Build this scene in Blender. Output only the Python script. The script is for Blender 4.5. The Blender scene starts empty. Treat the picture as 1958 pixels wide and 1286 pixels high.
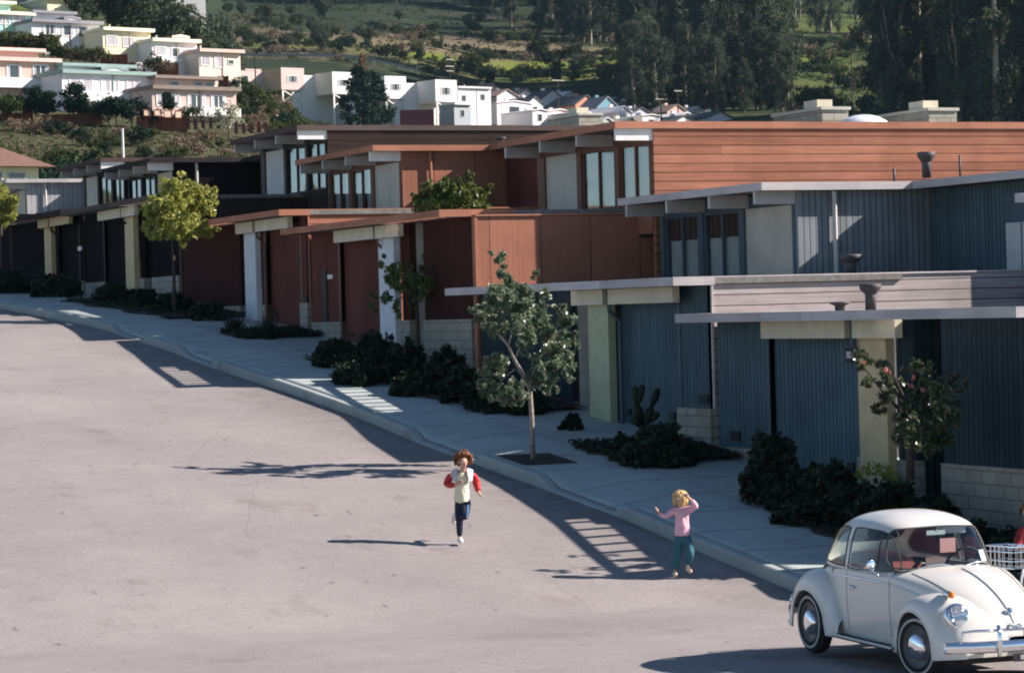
import bpy, math, random
import numpy as np
from mathutils import Vector, Matrix

# ------------------------------------------------------------------ camera, sky, sun, exposure
# world frame: x = across the street (to the houses), y = along the street (away), z = up; the eye is at the origin
S = bpy.context.scene
COL = S.collection
F = 5274.0; CX, CY = 979.0, 643.0
_b = np.array([-2216., 13., F]); _b /= np.linalg.norm(_b)
_a = np.array([12551., -385., F]); _a -= _b * (_a @ _b); _a /= np.linalg.norm(_a)
_u = np.cross(_b, _a)
if _u[1] > 0: _u = -_u
MW = np.array([_a, _b, _u])                     # world <- camera (x right, y down, z forward)
cam_d = bpy.data.cameras.new('camera'); cam = bpy.data.objects.new('camera', cam_d); COL.objects.link(cam)
S.camera = cam
cam_d.sensor_width = 36.0; cam_d.lens = 36.0 * F / 1958.0
cam_d.clip_start = 0.5; cam_d.clip_end = 6000
_m = Matrix(((MW[0,0], -MW[0,1], -MW[0,2], 0), (MW[1,0], -MW[1,1], -MW[1,2], 0), (MW[2,0], -MW[2,1], -MW[2,2], 0), (0,0,0,1)))
cam.matrix_world = _m
SUN = np.array([0.792, -0.286, 0.539]); SUN /= np.linalg.norm(SUN)
el = math.asin(SUN[2]); az = math.atan2(SUN[0], SUN[1])
world = bpy.data.worlds.new('World'); S.world = world; world.use_nodes = True
nt = world.node_tree; sky = nt.nodes.new('ShaderNodeTexSky'); sky.sky_type = 'NISHITA'; sky.sun_disc = False
sky.sun_elevation = el; sky.sun_rotation = az; sky.altitude = 1500; sky.air_density = 0.9; sky.dust_density = 0.0; sky.ozone_density = 1.6
bg = nt.nodes['Background']; bg.inputs[1].default_value = 0.06
nt.links.new(sky.outputs[0], bg.inputs[0])
ld = bpy.data.lights.new('sun', 'SUN'); ld.energy = 5.0; ld.angle = math.radians(0.5); ld.color = (1.0, 0.885, 0.81)
sl = bpy.data.objects.new('sun', ld); COL.objects.link(sl)
sl.rotation_euler = Vector(SUN.tolist()).to_track_quat('Z', 'Y').to_euler()
S.view_settings.view_transform = 'Standard'; S.view_settings.look = 'None'
S.view_settings.exposure = 1.1; S.view_settings.gamma = 1
S.cycles.filter_width = 2.0; S.cycles.max_bounces = 6; S.cycles.diffuse_bounces = 2; S.cycles.transparent_max_bounces = 12

R = random.Random(7)

# ------------------------------------------------------------------ geometry helpers
def ray(px, py):
    return MW @ np.array([px - CX, py - CY, F]) / F
def P(px, py, D):                               # the point seen at a photo position, D metres deep
    return ray(px, py) * D
KU = [-30, 0, 14, 20, 24, 27, 30, 33.78, 37.12, 39.69, 43.08, 45.58, 49.4, 51.78, 56.82, 61.86, 65.29, 67.82, 71.64, 74.17, 79.73, 84.89, 97, 112, 160]
KZ = [-3.70, -3.63, -3.59, -3.57, -3.57, -3.62, -3.72, -3.859, -3.467, -3.14, -2.78, -2.537, -2.157, -1.882, -1.395, -0.941, -0.592, -0.381, -0.042, 0.159, 0.455, 0.708, 1.2, 1.85, 3.6]
DIPS = [(45.56, 49.37), (39.64, 43.13), (61.95, 65.12), (67.97, 71.46), (89.33, 93.03), (97.26, 100.96)]
def zc(u): return float(np.interp(u, KU, KZ))
def dip(u):
    d = 0
    for a, b in DIPS:
        t = min(u - a, b - u)
        if t > 0: d = max(d, min(1, t / .55))
    return d * d * (3 - 2 * d)
def gz(v, u):                                   # ground height
    if v < 18.5: return zc(u) - .20
    z = zc(u)
    return z - .17 * dip(u) * max(0, 1 - (v - 18.5) / 1.2)
def hit(px, py, off=0.0):
    d = ray(px, py); lo, hi = 8., 300.
    for i in range(50):
        m = (lo + hi) / 2; p = d * m
        if p[2] > gz(p[0], p[1]) + off: lo = m
        else: hi = m
    return d * lo
def XY(px, D):                                  # ground position seen in column px at depth D
    p = ray(px, 600.) * D
    return p[0], p[1]

class MB:
    def __init__(s): s.v = []; s.f = []; s.mi = []; s.sm = False
    def add(s, vs, fs, m=0):
        n = len(s.v); s.v += [tuple(map(float, p)) for p in vs]
        s.f += [tuple(i + n for i in f) for f in fs]; s.mi += [m] * len(fs); return s
    def box(s, x0, x1, y0, y1, z0, z1, T=None, m=0):
        vs = [(x,y,z) for x in (x0,x1) for y in (y0,y1) for z in (z0,z1)]
        if T: vs = [T(*p) for p in vs]
        return s.add(vs, [(0,1,3,2),(4,6,7,5),(0,4,5,1),(2,3,7,6),(0,2,6,4),(1,5,7,3)], m)
    def tube(s, pts, r, n=8, cap=True, m=0):
        pts = [Vector(p) for p in pts]; k = len(pts)
        rs = r if isinstance(r, (list, tuple)) else [r] * k
        base = len(s.v); ref = None
        for i, p in enumerate(pts):
            d = (pts[min(i+1,k-1)] - pts[max(i-1,0)])
            if d.length < 1e-9: d = Vector((0,0,1))
            d.normalize()
            if ref is None: ref = d.orthogonal().normalized()
            ref = (ref - d * ref.dot(d))
            if ref.length < 1e-6: ref = d.orthogonal()
            ref.normalize(); b = d.cross(ref)
            for j in range(n):
                a = 2 * math.pi * j / n; q = p + (ref * math.cos(a) + b * math.sin(a)) * rs[i]
                s.v.append((q.x, q.y, q.z))
        for i in range(k - 1):
            for j in range(n):
                a = base + i*n + j; c = base + i*n + (j+1) % n
                s.f.append((a, c, c + n, a + n)); s.mi.append(m)
        if cap:
            s.f.append(tuple(base + j for j in range(n))[::-1]); s.mi.append(m)
            s.f.append(tuple(base + (k-1)*n + j for j in range(n))); s.mi.append(m)
        return s
    def grid(s, rows, closed=False, m=0):
        n = len(rows[0]); base = len(s.v)
        for r in rows: s.v += [tuple(map(float, p)) for p in r]
        for i in range(len(rows) - 1):
            for j in range(n if closed else n - 1):
                a = base + i*n + j; c = base + i*n + (j+1) % n
                s.f.append((a, c, c + n, a + n)); s.mi.append(m)
        return s
    def lathe(s, prof, c=(0,0,0), axis='z', n=24, m=0):      # prof: (radius, along)
        rows = []
        for r, h in prof:
            row = []
            for j in range(n):
                a = 2*math.pi*j/n; x, y = r*math.cos(a), r*math.sin(a)
                q = {'z': (x,y,h), 'y': (x,h,y), 'x': (h,x,y)}[axis]
                row.append((q[0]+c[0], q[1]+c[1], q[2]+c[2]))
            rows.append(row)
        return s.grid(rows, True, m)
    def parts(s, name, mat, parent):             # every box an object of its own
        for i in range(0, len(s.v), 8):
            MB().add(s.v[i:i+8], [(0,1,3,2),(4,6,7,5),(0,4,5,1),(2,3,7,6),(0,2,6,4),(1,5,7,3)]).build(name, mat, parent)
    def build(s, name, mats, parent=None, smooth=False, label=None):
        me = bpy.data.meshes.new(name); me.from_pydata(s.v, [], s.f)
        if not isinstance(mats, (list, tuple)): mats = [mats]
        for m in mats: me.materials.append(m)
        if len(mats) > 1: me.polygons.foreach_set('material_index', s.mi)
        if smooth: me.polygons.foreach_set('use_smooth', [True] * len(s.f))
        me.update()
        o = bpy.data.objects.new(name, me); COL.objects.link(o)
        if parent is not None: attach(o, parent)
        if label: o['label'] = label
        return o
def attach(o, parent):                          # mesh given in world coordinates (or in the thing's own, if 'local')
    o.parent = parent
    if parent.type == 'EMPTY' and not parent.get('local'):
        o.matrix_parent_inverse = (Matrix.Translation(parent.location) @ parent.rotation_euler.to_matrix().to_4x4()).inverted()
def bx(*a, **k): return MB().box(*a, **k)
def tag(o, label=None, cat=None, group=None, kind=None):
    if label: o['label'] = label
    if cat: o['category'] = cat
    if group: o['group'] = group
    if kind: o['kind'] = kind
    return o
def thing(name, label, cat, loc=(0,0,0), group=None, local=False, rz=0):
    o = bpy.data.objects.new(name, None); COL.objects.link(o); o.empty_display_size = .3
    o.location = Vector([float(c) for c in loc]); o.rotation_euler = (0,0,rz)
    if local: o['local'] = 1
    return tag(o, label, cat, group)
def children(o): return [c for c in COL.objects if c.parent == o]
def frame(O, dx, dy):                           # local frame: x along dx, y along dy (both horizontal, world)
    def T(x, y, z): return (O[0]+dx[0]*x+dy[0]*y, O[1]+dx[1]*x+dy[1]*y, O[2]+z)
    return T

# ------------------------------------------------------------------ materials
def newmat(name):
    m = bpy.data.materials.new(name); m.use_nodes = True
    t = m.node_tree; b = t.nodes['Principled BSDF']; return m, t, b
def N(t, kind, **kw):
    n = t.nodes.new(kind)
    for k, v in kw.items():
        if k.startswith('i_'):
            key = k[2:]; key = int(key) if key.isdigit() else key.replace('_', ' ')
            n.inputs[key].default_value = v
        else: setattr(n, k, v)
    return n
def rgb(c): return (c[0], c[1], c[2], 1)
def coords(t, sc=(1,1,1), kind='Object'):
    tc = N(t, 'ShaderNodeTexCoord'); mp = N(t, 'ShaderNodeMapping'); mp.inputs['Scale'].default_value = sc
    t.links.new(tc.outputs[kind], mp.inputs[0]); return mp.outputs[0]
def mixc(t, fac, a, b, mode='MIX'):
    n = N(t, 'ShaderNodeMix', data_type='RGBA', blend_type=mode)
    for s, v in ((n.inputs[0], fac), (n.inputs[6], a), (n.inputs[7], b)):
        if isinstance(v, (int, float)): s.default_value = v
        elif isinstance(v, tuple): s.default_value = rgb(v)
        else: t.links.new(v, s)
    return n.outputs[2]
def math_(t, op, a, b=None, c=None):
    n = N(t, 'ShaderNodeMath', operation=op)
    for s, v in zip(n.inputs, (a, b, c)):
        if v is None: continue
        if isinstance(v, (int, float)): s.default_value = v
        else: t.links.new(v, s)
    return n.outputs[0]
def noise(t, vec, scale, detail=4, rough=.6):
    n = N(t, 'ShaderNodeTexNoise'); n.inputs['Scale'].default_value = scale
    n.inputs['Detail'].default_value = detail; n.inputs['Roughness'].default_value = rough
    t.links.new(vec, n.inputs['Vector']); return n.outputs['Fac']
def ramp(t, fac, stops):
    n = N(t, 'ShaderNodeValToRGB'); e = n.color_ramp.elements
    while len(e) < len(stops): e.new(.5)
    for i, (p, c) in enumerate(stops):
        e[i].position = p; e[i].color = rgb(c) if isinstance(c, tuple) else (c, c, c, 1)
    t.links.new(fac, n.inputs[0]); return n.outputs[0]
def bump(t, b, h, strength=.3, dist=.02):
    n = N(t, 'ShaderNodeBump'); n.inputs['Strength'].default_value = strength; n.inputs['Distance'].default_value = dist
    t.links.new(h, n.inputs['Height']); t.links.new(n.outputs[0], b.inputs['Normal'])
_mc = {}
def plain(name, c, rough=.7, metal=0., spec=.3, var=.12, sc=3.):
    if name in _mc: return _mc[name]
    m, t, b = newmat(name); b.inputs['Roughness'].default_value = rough; b.inputs['Metallic'].default_value = metal
    b.inputs['Specular IOR Level'].default_value = spec
    f = noise(t, coords(t), sc, 5)
    dk = tuple(x * (1 - var) for x in c); lt = tuple(min(1, x * (1 + var)) for x in c)
    t.links.new(mixc(t, ramp(t, f, [(.3, 0.), (.7, 1.)]), dk, lt), b.inputs['Base Color'])
    _mc[name] = m; return m
def planks(name, c, axis='z', pitch=.2, var=.25, groove=.035, rough=.8, streak=.25, blen=4.):
    """boards; axis: the coordinate that steps from board to board ('z' = horizontal boards, 'h' = vertical boards)"""
    if name in _mc: return _mc[name]
    m, t, b = newmat(name); b.inputs['Roughness'].default_value = rough; b.inputs['Specular IOR Level'].default_value = .04
    co = coords(t); sp = N(t, 'ShaderNodeSeparateXYZ'); t.links.new(co, sp.inputs[0])
    hor = math_(t, 'ADD', sp.outputs[0], sp.outputs[1])
    step, along = (sp.outputs[2], hor) if axis == 'z' else (hor, sp.outputs[2])
    q = math_(t, 'DIVIDE', step, pitch); fl = math_(t, 'FLOOR', q); fr = math_(t, 'FRACT', q)
    wn1 = N(t, 'ShaderNodeTexWhiteNoise', noise_dimensions='1D'); t.links.new(fl, wn1.inputs['W'])
    al = math_(t, 'ADD', math_(t, 'DIVIDE', along, blen), math_(t, 'MULTIPLY', wn1.outputs['Value'], 7.))
    af = math_(t, 'FLOOR', al)
    wn = N(t, 'ShaderNodeTexWhiteNoise', noise_dimensions='2D')
    cb = N(t, 'ShaderNodeCombineXYZ'); t.links.new(fl, cb.inputs[0]); t.links.new(af, cb.inputs[1]); t.links.new(cb.outputs[0], wn.inputs['Vector'])
    base = mixc(t, wn.outputs['Value'], tuple(x*(1-var) for x in c), tuple(min(1, x*(1+var)) for x in c))
    scl = (.5, .5, 14) if axis == 'z' else (9, 9, .35)
    g = noise(t, coords(t, scl), 1.6, 6, .7)
    base = mixc(t, streak, base, ramp(t, g, [(.25, (.25,.22,.2)), (.75, (1.,.98,.95))]), 'MULTIPLY')
    st = noise(t, coords(t), .9, 5, .65)
    base = mixc(t, .6, base, ramp(t, st, [(.3, (.62,.6,.6)), (.6, (1.,1.,1.))]), 'MULTIPLY')
    gv = math_(t, 'LESS_THAN', fr, groove / pitch * .6)
    base = mixc(t, math_(t, 'MULTIPLY', gv, .82), base, (.012,.01,.01))
    t.links.new(base, b.inputs['Base Color'])
    bump(t, b, math_(t, 'SUBTRACT', g, gv), .5, .015)
    _mc[name] = m; return m
def blocks(name, c):
    m, t, b = newmat(name); co = coords(t); sp = N(t, 'ShaderNodeSeparateXYZ'); t.links.new(co, sp.inputs[0])
    cb = N(t, 'ShaderNodeCombineXYZ'); t.links.new(math_(t, 'ADD', sp.outputs[0], sp.outputs[1]), cb.inputs[0]); t.links.new(sp.outputs[2], cb.inputs[1])
    br = N(t, 'ShaderNodeTexBrick'); br.inputs['Color1'].default_value = rgb(c); br.inputs['Color2'].default_value = rgb(tuple(x*.85 for x in c))
    br.inputs['Mortar'].default_value = rgb(tuple(x*.5 for x in c)); br.inputs['Scale'].default_value = 1
    br.inputs['Brick Width'].default_value = .4; br.inputs['Row Height'].default_value = .2; br.inputs['Mortar Size'].default_value = .012
    t.links.new(cb.outputs[0], br.inputs['Vector'])
    st = noise(t, co, 2., 5)
    t.links.new(mixc(t, .5, br.outputs['Color'], ramp(t, st, [(.3, (.5,.5,.48)), (.7, (1.,1.,1.))]), 'MULTIPLY'), b.inputs['Base Color'])
    b.inputs['Roughness'].default_value = .9; bump(t, b, br.outputs['Fac'], -.4, .01); return m
def leafm(name, cols, rough=.45, spec=.5, trans=.35):
    m, t, b = newmat(name)
    g = N(t, 'ShaderNodeNewGeometry'); oi = N(t, 'ShaderNodeObjectInfo')
    rnd = math_(t, 'FRACT', math_(t, 'ADD', g.outputs['Random Per Island'], math_(t, 'MULTIPLY', oi.outputs['Random'], .3)))
    c = ramp(t, rnd, [(i / max(1, len(cols)-1), k) for i, k in enumerate(cols)])
    t.links.new(c, b.inputs['Base Color']); b.inputs['Roughness'].default_value = rough; b.inputs['Specular IOR Level'].default_value = spec
    tr = N(t, 'ShaderNodeBsdfTranslucent'); t.links.new(c, tr.inputs[0])
    mx = N(t, 'ShaderNodeMixShader'); mx.inputs[0].default_value = trans
    t.links.new(b.outputs[0], mx.inputs[1]); t.links.new(tr.outputs[0], mx.inputs[2])
    t.links.new(mx.outputs[0], t.nodes['Material Output'].inputs[0]); return m
def glassm(name, tint=(.88,.93,.93), refl=.2):
    m, t, b = newmat(name); t.nodes.remove(b)
    tr = N(t, 'ShaderNodeBsdfTransparent'); tr.inputs[0].default_value = rgb(tint)
    gl = N(t, 'ShaderNodeBsdfGlossy'); gl.inputs['Roughness'].default_value = .03; gl.inputs[0].default_value = (.9,.95,1,1)
    fr = N(t, 'ShaderNodeFresnel'); ge = N(t, 'ShaderNodeNewGeometry'); t.links.new(math_(t, 'MULTIPLY_ADD', ge.outputs['Backfacing'], -.8333, 1.5), fr.inputs[0])
    f = math_(t, 'MULTIPLY_ADD', fr.outputs[0], 1., refl * .15)
    mx = N(t, 'ShaderNodeMixShader'); t.links.new(f, mx.inputs[0]); t.links.new(tr.outputs[0], mx.inputs[1]); t.links.new(gl.outputs[0], mx.inputs[2])
    t.links.new(mx.outputs[0], t.nodes['Material Output'].inputs[0]); return m

M = {}
M['glass'] = glassm('window_glass')
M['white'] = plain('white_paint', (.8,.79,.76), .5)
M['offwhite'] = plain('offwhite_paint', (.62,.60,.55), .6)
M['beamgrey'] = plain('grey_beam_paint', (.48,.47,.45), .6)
M['cream'] = plain('cream_paint', (.64,.58,.42), .55)
M['green_cream'] = plain('pale_green_paint', (.42,.46,.29), .55)
M['ochre'] = plain('ochre_paint', (.60,.47,.27), .55)
M['paleblue'] = plain('pale_blue_paint', (.62,.66,.70), .55)
M['roof'] = plain('gravel_roof', (.20,.19,.18), .95, var=.3, sc=6)
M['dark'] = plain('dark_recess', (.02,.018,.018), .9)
M['block'] = blocks('concrete_block', (.42,.40,.33))
M['metal'] = plain('galvanised_metal', (.10,.09,.095), .6, .2)
M['chrome'] = plain('chrome', (.85,.87,.9), .08, 1., var=.02)
M['concrete_cap'] = plain('concrete_cap', (.5,.48,.42), .9)
M['dome'] = plain('skylight_dome', (.8,.83,.86), .25)
M['curtain'] = plain('white_curtain', (.62,.60,.58), .9)
M['curtain_tan'] = plain('tan_curtain', (.50,.42,.30), .9)
M['panel'] = plain('blank_panel', (.50,.47,.40), .5, var=.15, sc=1.2)
M['cyan'] = plain('blue_green_frame', (.03,.18,.28), .5)
M['black'] = plain('black_iron', (.02,.02,.02), .6)
# ------------------------------------------------------------------ ground surfaces
def sheet(name, us, vs, zf, mat, kind='structure', smooth=True):
    b = MB(); b.grid([[(v, u, zf(v, u) - (.3 if v == 18.664 else 0)) for v in vs] for u in us]); o = b.build(name, mat, smooth=smooth); return tag(o, kind=kind)
def asphalt():
    m, t, b = newmat('asphalt'); co = coords(t)
    big = noise(t, co, .18, 5, .6); mid = noise(t, co, 1.3, 6, .7); fine = noise(t, co, 38, 3, .8)
    c = mixc(t, ramp(t, big, [(.35, 0.), (.65, 1.)]), (.292,.268,.260), (.342,.316,.304))
    c = mixc(t, .5, c, ramp(t, mid, [(.3, (.80,.79,.80)), (.62, (1.,1.,1.))]), 'MULTIPLY')
    c = mixc(t, .85, c, ramp(t, fine, [(.28, (.62,.62,.64)), (.72, (1.25,1.25,1.25))]), 'MULTIPLY')
    sp2 = noise(t, co, 13, 3, .7); c = mixc(t, .6, c, ramp(t, sp2, [(.3, (.80,.80,.81)), (.7, (1.12,1.11,1.1))]), 'MULTIPLY')
    # worn stains, stretched a little along the street
    st = noise(t, coords(t, (1.1,.55,1)), .8, 6, .68)
    c = mixc(t, ramp(t, st, [(.58, 0.), (.70, .5)]), c, (.17,.14,.135))
    bl_ = noise(t, coords(t, (.5,.16,1)), .7, 4, .55); c = mixc(t, .55, c, ramp(t, bl_, [(.36, (.86,.85,.86)), (.6, (1.,1.,1.))]), 'MULTIPLY')
    sg = noise(t, co, 9, 2, .5); c = mixc(t, ramp(t, sg, [(.70, 0.), (.76, .5)]), c, (.13,.12,.12))
    st2 = noise(t, coords(t, (2.2,1.2,1)), 1.7, 5, .6)
    c = mixc(t, ramp(t, st2, [(.665, 0.), (.70, .7)]), c, (.12,.10,.10))
    sx = N(t, 'ShaderNodeSeparateXYZ'); t.links.new(co, sx.inputs[0]); dirt = ramp(t, math_(t, 'MULTIPLY_ADD', sx.outputs[0], .5, -8.35), [(0., 0.), (.8, 1.)])
    c = mixc(t, math_(t, 'MULTIPLY', math_(t, 'MULTIPLY', dirt, .75), ramp(t, noise(t, co, 1.8, 5, .7), [(.3, .1), (.7, 1.)])), c, (.13,.115,.105))
    # hairline cracks
    vo = N(t, 'ShaderNodeTexVoronoi', feature='DISTANCE_TO_EDGE'); vo.inputs['Scale'].default_value = .16
    ds = N(t, 'ShaderNodeMix', data_type='VECTOR'); ds.inputs[0].default_value = .25
    t.links.new(co, ds.inputs[4]); nn = N(t, 'ShaderNodeTexNoise'); nn.inputs['Scale'].default_value = .8; t.links.new(co, nn.inputs['Vector']); t.links.new(nn.outputs['Color'], ds.inputs[5])
    t.links.new(ds.outputs[1], vo.inputs['Vector'])
    cr = math_(t, 'LESS_THAN', vo.outputs['Distance'], .0016)
    c = mixc(t, math_(t, 'MULTIPLY', cr, .22), c, (.08,.075,.07))
    t.links.new(c, b.inputs['Base Color']); b.inputs['Roughness'].default_value = .92; b.inputs['Specular IOR Level'].default_value = .25
    bump(t, b, fine, .35, .01); return m
def concrete(name, c0, joint=1.5):
    m, t, b = newmat(name); co = coords(t)
    a = noise(t, co, .7, 6, .65); f = noise(t, co, 30, 3, .7)
    c = mixc(t, ramp(t, a, [(.3, 0.), (.7, 1.)]), tuple(x*.82 for x in c0), c0)
    c = mixc(t, .5, c, ramp(t, f, [(.3, (.8,.8,.8)), (.7, (1.1,1.1,1.1))]), 'MULTIPLY')
    st = noise(t, coords(t, (1,.6,1)), 1.4, 6, .7)
    c = mixc(t, ramp(t, st, [(.55, 0.), (.70, .65)]), c, tuple(x*.45 for x in c0))
    if joint:
        sp = N(t, 'ShaderNodeSeparateXYZ'); t.links.new(co, sp.inputs[0])
        j = math_(t, 'LESS_THAN', math_(t, 'FRACT', math_(t, 'DIVIDE', sp.outputs[1], joint)), .03)
        j2 = math_(t, 'LESS_THAN', math_(t, 'FRACT', math_(t, 'DIVIDE', math_(t, 'SUBTRACT', sp.outputs[0], 18.66), 1.9)), .014)
        c = mixc(t, math_(t, 'MULTIPLY', math_(t, 'MAXIMUM', j, j2), .85), c, tuple(x*.3 for x in c0))
    t.links.new(c, b.inputs['Base Color']); b.inputs['Roughness'].default_value = .9; bump(t, b, f, .3, .008); return m
M['asphalt'] = asphalt(); M['walk'] = concrete('sidewalk_concrete', (.425,.475,.46)); M['kerb'] = concrete('kerb_concrete', (.37,.41,.39), 0)
us = sorted(set([-30,-20,-10,-5] + list(np.arange(0, 30, 1.)) + list(np.arange(30, 97, .3)) + list(np.arange(97, 150, 2.))))
sheet('road', us, [-60,-40,-20,-10,-5,0,3,6,8,10,12,13,14,15,16,17,17.8,18.2,18.53], lambda v, u: zc(u) - .20 + .012*math.sin(v*1.3+u*.4) + (.02 if v < 15 else 0), M['asphalt'])
sheet('sidewalk', us, [18.664,18.665,18.9,19.2,19.5,19.75,20.3,21.2,22.0,22.9,24,25.5], lambda v, u: gz(v, u), M['walk'])
# kerb
kb = MB(); rows = []
for u in us:
    zt = zc(u) - .17 * dip(u); zr = zc(u) - .20
    rows.append([(18.5, u, zr - .1), (18.5, u, zt - .04), (18.512, u, zt - .015), (18.54, u, zt + .002), (18.659, u, zt + .003), (18.665, u, zt - .3)])
kb.grid(rows); tag(kb.build('kerb', M['kerb'], smooth=False), kind='structure')
M['soil'] = plain('planting_soil', (.045,.032,.024), .95, var=.4, sc=8)
def gmat():
    m, t, b = newmat('hill_grass'); co = coords(t)
    a = noise(t, co, .012, 6, .62); c2 = noise(t, co, .06, 6, .7); f = noise(t, co, .6, 5, .8); g3 = noise(t, coords(t, (1,1,3)), .028, 5, .6)
    c = ramp(t, a, [(.30, (.03,.042,.022)), (.42, (.055,.075,.028)), (.52, (.13,.165,.035)), (.62, (.19,.155,.11))])
    c = mixc(t, ramp(t, c2, [(.42, 0.), (.62, 1.)]), c, (.045,.065,.025))
    c = mixc(t, ramp(t, g3, [(.56, 0.), (.70, .85)]), c, (.21,.165,.13))
    wob = math_(t, 'MULTIPLY_ADD', c2, 90., -45.)
    def patch(cx, cy, rx, ry, col, k):          # a stretch of other vegetation with a ragged edge
        sp = N(t, 'ShaderNodeSeparateXYZ'); t.links.new(co, sp.inputs[0])
        dx = math_(t, 'DIVIDE', math_(t, 'SUBTRACT', math_(t, 'ADD', sp.outputs[0], wob), cx), rx); dy = math_(t, 'DIVIDE', math_(t, 'SUBTRACT', math_(t, 'ADD', sp.outputs[1], wob), cy), ry)
        d = math_(t, 'SQRT', math_(t, 'ADD', math_(t, 'MULTIPLY', dx, dx), math_(t, 'MULTIPLY', dy, dy)))
        return mixc(t, ramp(t, d, [(.75, k), (1., 0.)]), c, col)
    for (ppx, pD, rx, ry, col, k) in [(800, 1260, 420, 170, (.022,.036,.026), .9), (1300, 1300, 420, 250, (.022,.036,.026), .9), (300, 900, 200, 420, (.022,.036,.024), .85), (1060, 790, 100, 75, (.17,.22,.04), .95), (830, 830, 70, 50, (.20,.155,.12), .8), (640, 730, 60, 35, (.12,.11,.07), .7), (1600, 720, 60, 110, (.12,.155,.045), .8), (470, 200, 120, 60, (.10,.10,.055), .5), (480, 290, 45, 60, (.06,.065,.035), .9), (150, 225, 60, 22, (.085,.085,.05), .6), (560, 420, 60, 70, (.045,.06,.032), .8)]:
        q = ray(ppx, 600.) * pD; c = patch(float(q[0]), float(q[1]), rx, ry, col, k)
    c = mixc(t, .85, c, ramp(t, f, [(.3, (.40,.40,.40)), (.7, (1.6,1.55,1.4))]), 'MULTIPLY')
    t.links.new(c, b.inputs['Base Color']); b.inputs['Roughness'].default_value = 1; b.inputs['Specular IOR Level'].default_value = .1
    bump(t, b, f, 1., .8); return m
M['hill'] = gmat()
sheet('yard_ground', [-30,0,20,40,60,80,100,130], [25.4,30,40,60,90], lambda v, u: zc(u) - .4, M['soil'])
# hillside terrain: heights given by column and distance
TPX = [-1200,-600,0,200,450,650,1000,1300,1600,2000,2600,3400]
TD = [95,110,160,200,245,285,330,400,480,560,700,850,1100,1500,2200]
TP = [
 [560,560,470,330,215,95,20,-80,-170,-260,-420,-550,-750,-1000,-1100],
 [560,560,470,330,215,95,20,-80,-170,-260,-420,-550,-750,-1000,-1100],
 [545,545,430,330,218,98,25,-60,-150,-240,-400,-520,-700,-950,-1050],
 [545,540,420,330,230,126,62,22,-40,-110,-210,-350,-520,-780,-900],
 [550,530,410,325,250,185,172,166,164,160,106,55,0,-120,-300],
 [560,535,450,380,320,295,280,268,258,246,112,62,5,-100,-300],
 [570,550,480,430,390,360,330,300,275,262,168,92,20,-90,-300],
 [580,560,500,440,400,370,340,300,270,246,160,92,20,-90,-300],
 [580,560,500,440,400,360,320,270,250,236,165,92,0,-120,-300],
 [580,560,500,440,400,350,300,255,235,215,150,80,-20,-150,-300],
 [580,560,500,440,400,350,300,255,235,215,150,80,-20,-150,-300],
 [580,560,500,440,400,350,300,255,235,215,150,80,-20,-150,-300]]
TP = np.array(TP, float)
def tz(px, D):
    i = min(max(int(np.searchsorted(TPX, px)) - 1, 0), len(TPX) - 2); a = min(max((px - TPX[i]) / (TPX[i+1] - TPX[i]), 0), 1); a = a*a*(3-2*a)
    col = TP[i]*(1-a) + TP[i+1]*a
    py = float(np.interp(D, TD, col))
    return float((ray(min(max(px,-1200),3400), py) * D)[2])
def terr(px, D):                                # point on the terrain in column px, D deep
    x, y = XY(px, D); return np.array([x, y, tz(px, D) + 1.2*math.sin(x*.07)*math.cos(y*.05)*(0 if D < 300 else 1)])
Ds = [95*1.018**k for k in range(175)]
pxs = list(range(-1200, 3401, 40))
tb = MB(); tb.grid([[terr(px, D) for px in pxs] for D in Ds]); tag(tb.build('hillside', M['hill'], smooth=True), kind='structure')
# ------------------------------------------------------------------ terraced houses
def pal(name, c, trim, vert=.14, low=None, up=None):
    return dict(hor=planks(name+'_boards', c, 'z', .2, .15, streak=.5, blen=5.5), ver=planks(name+'_vertical_boards', up or tuple(x*.92 for x in c), 'h', vert, .10, .03, streak=.35, blen=9),
                trim=planks(name+'_fascia', trim, 'z', 3., .1, .001, blen=2.6, streak=.35), frame=plain(name+'_frame', tuple(x*.35 for x in c), .6), low=planks(name+'_low_boards', low or tuple(x*.8 for x in c), 'h', vert, .10, .03, streak=.35, blen=9), dark=planks(name+'_entry_boards_shade', tuple(x*.38 for x in (low or c)), 'h', vert, .10, .03, streak=.35, blen=9))  # low, dark: darkened copies of the siding with street-side shade in the colour
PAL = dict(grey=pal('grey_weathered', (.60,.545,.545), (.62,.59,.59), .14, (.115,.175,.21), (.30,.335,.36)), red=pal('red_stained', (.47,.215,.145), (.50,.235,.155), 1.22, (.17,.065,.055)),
           brown=pal('dark_brown', (.062,.045,.040), (.13,.10,.09), .2, (.014,.010,.011)), black=pal('black_stained', (.016,.011,.013), (.05,.042,.045), .2),
           wine=pal('wine_stained', (.030,.014,.015), (.12,.08,.075), .2), pale=pal('pale_blue_wood', (.55,.55,.56), (.6,.58,.56), .2))
PAL['grey']['frame'] = plain('blue_grey_frame', (.07,.10,.13), .6); PAL['pale']['frame'] = plain('slate_frame', (.15,.15,.16), .6)
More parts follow.
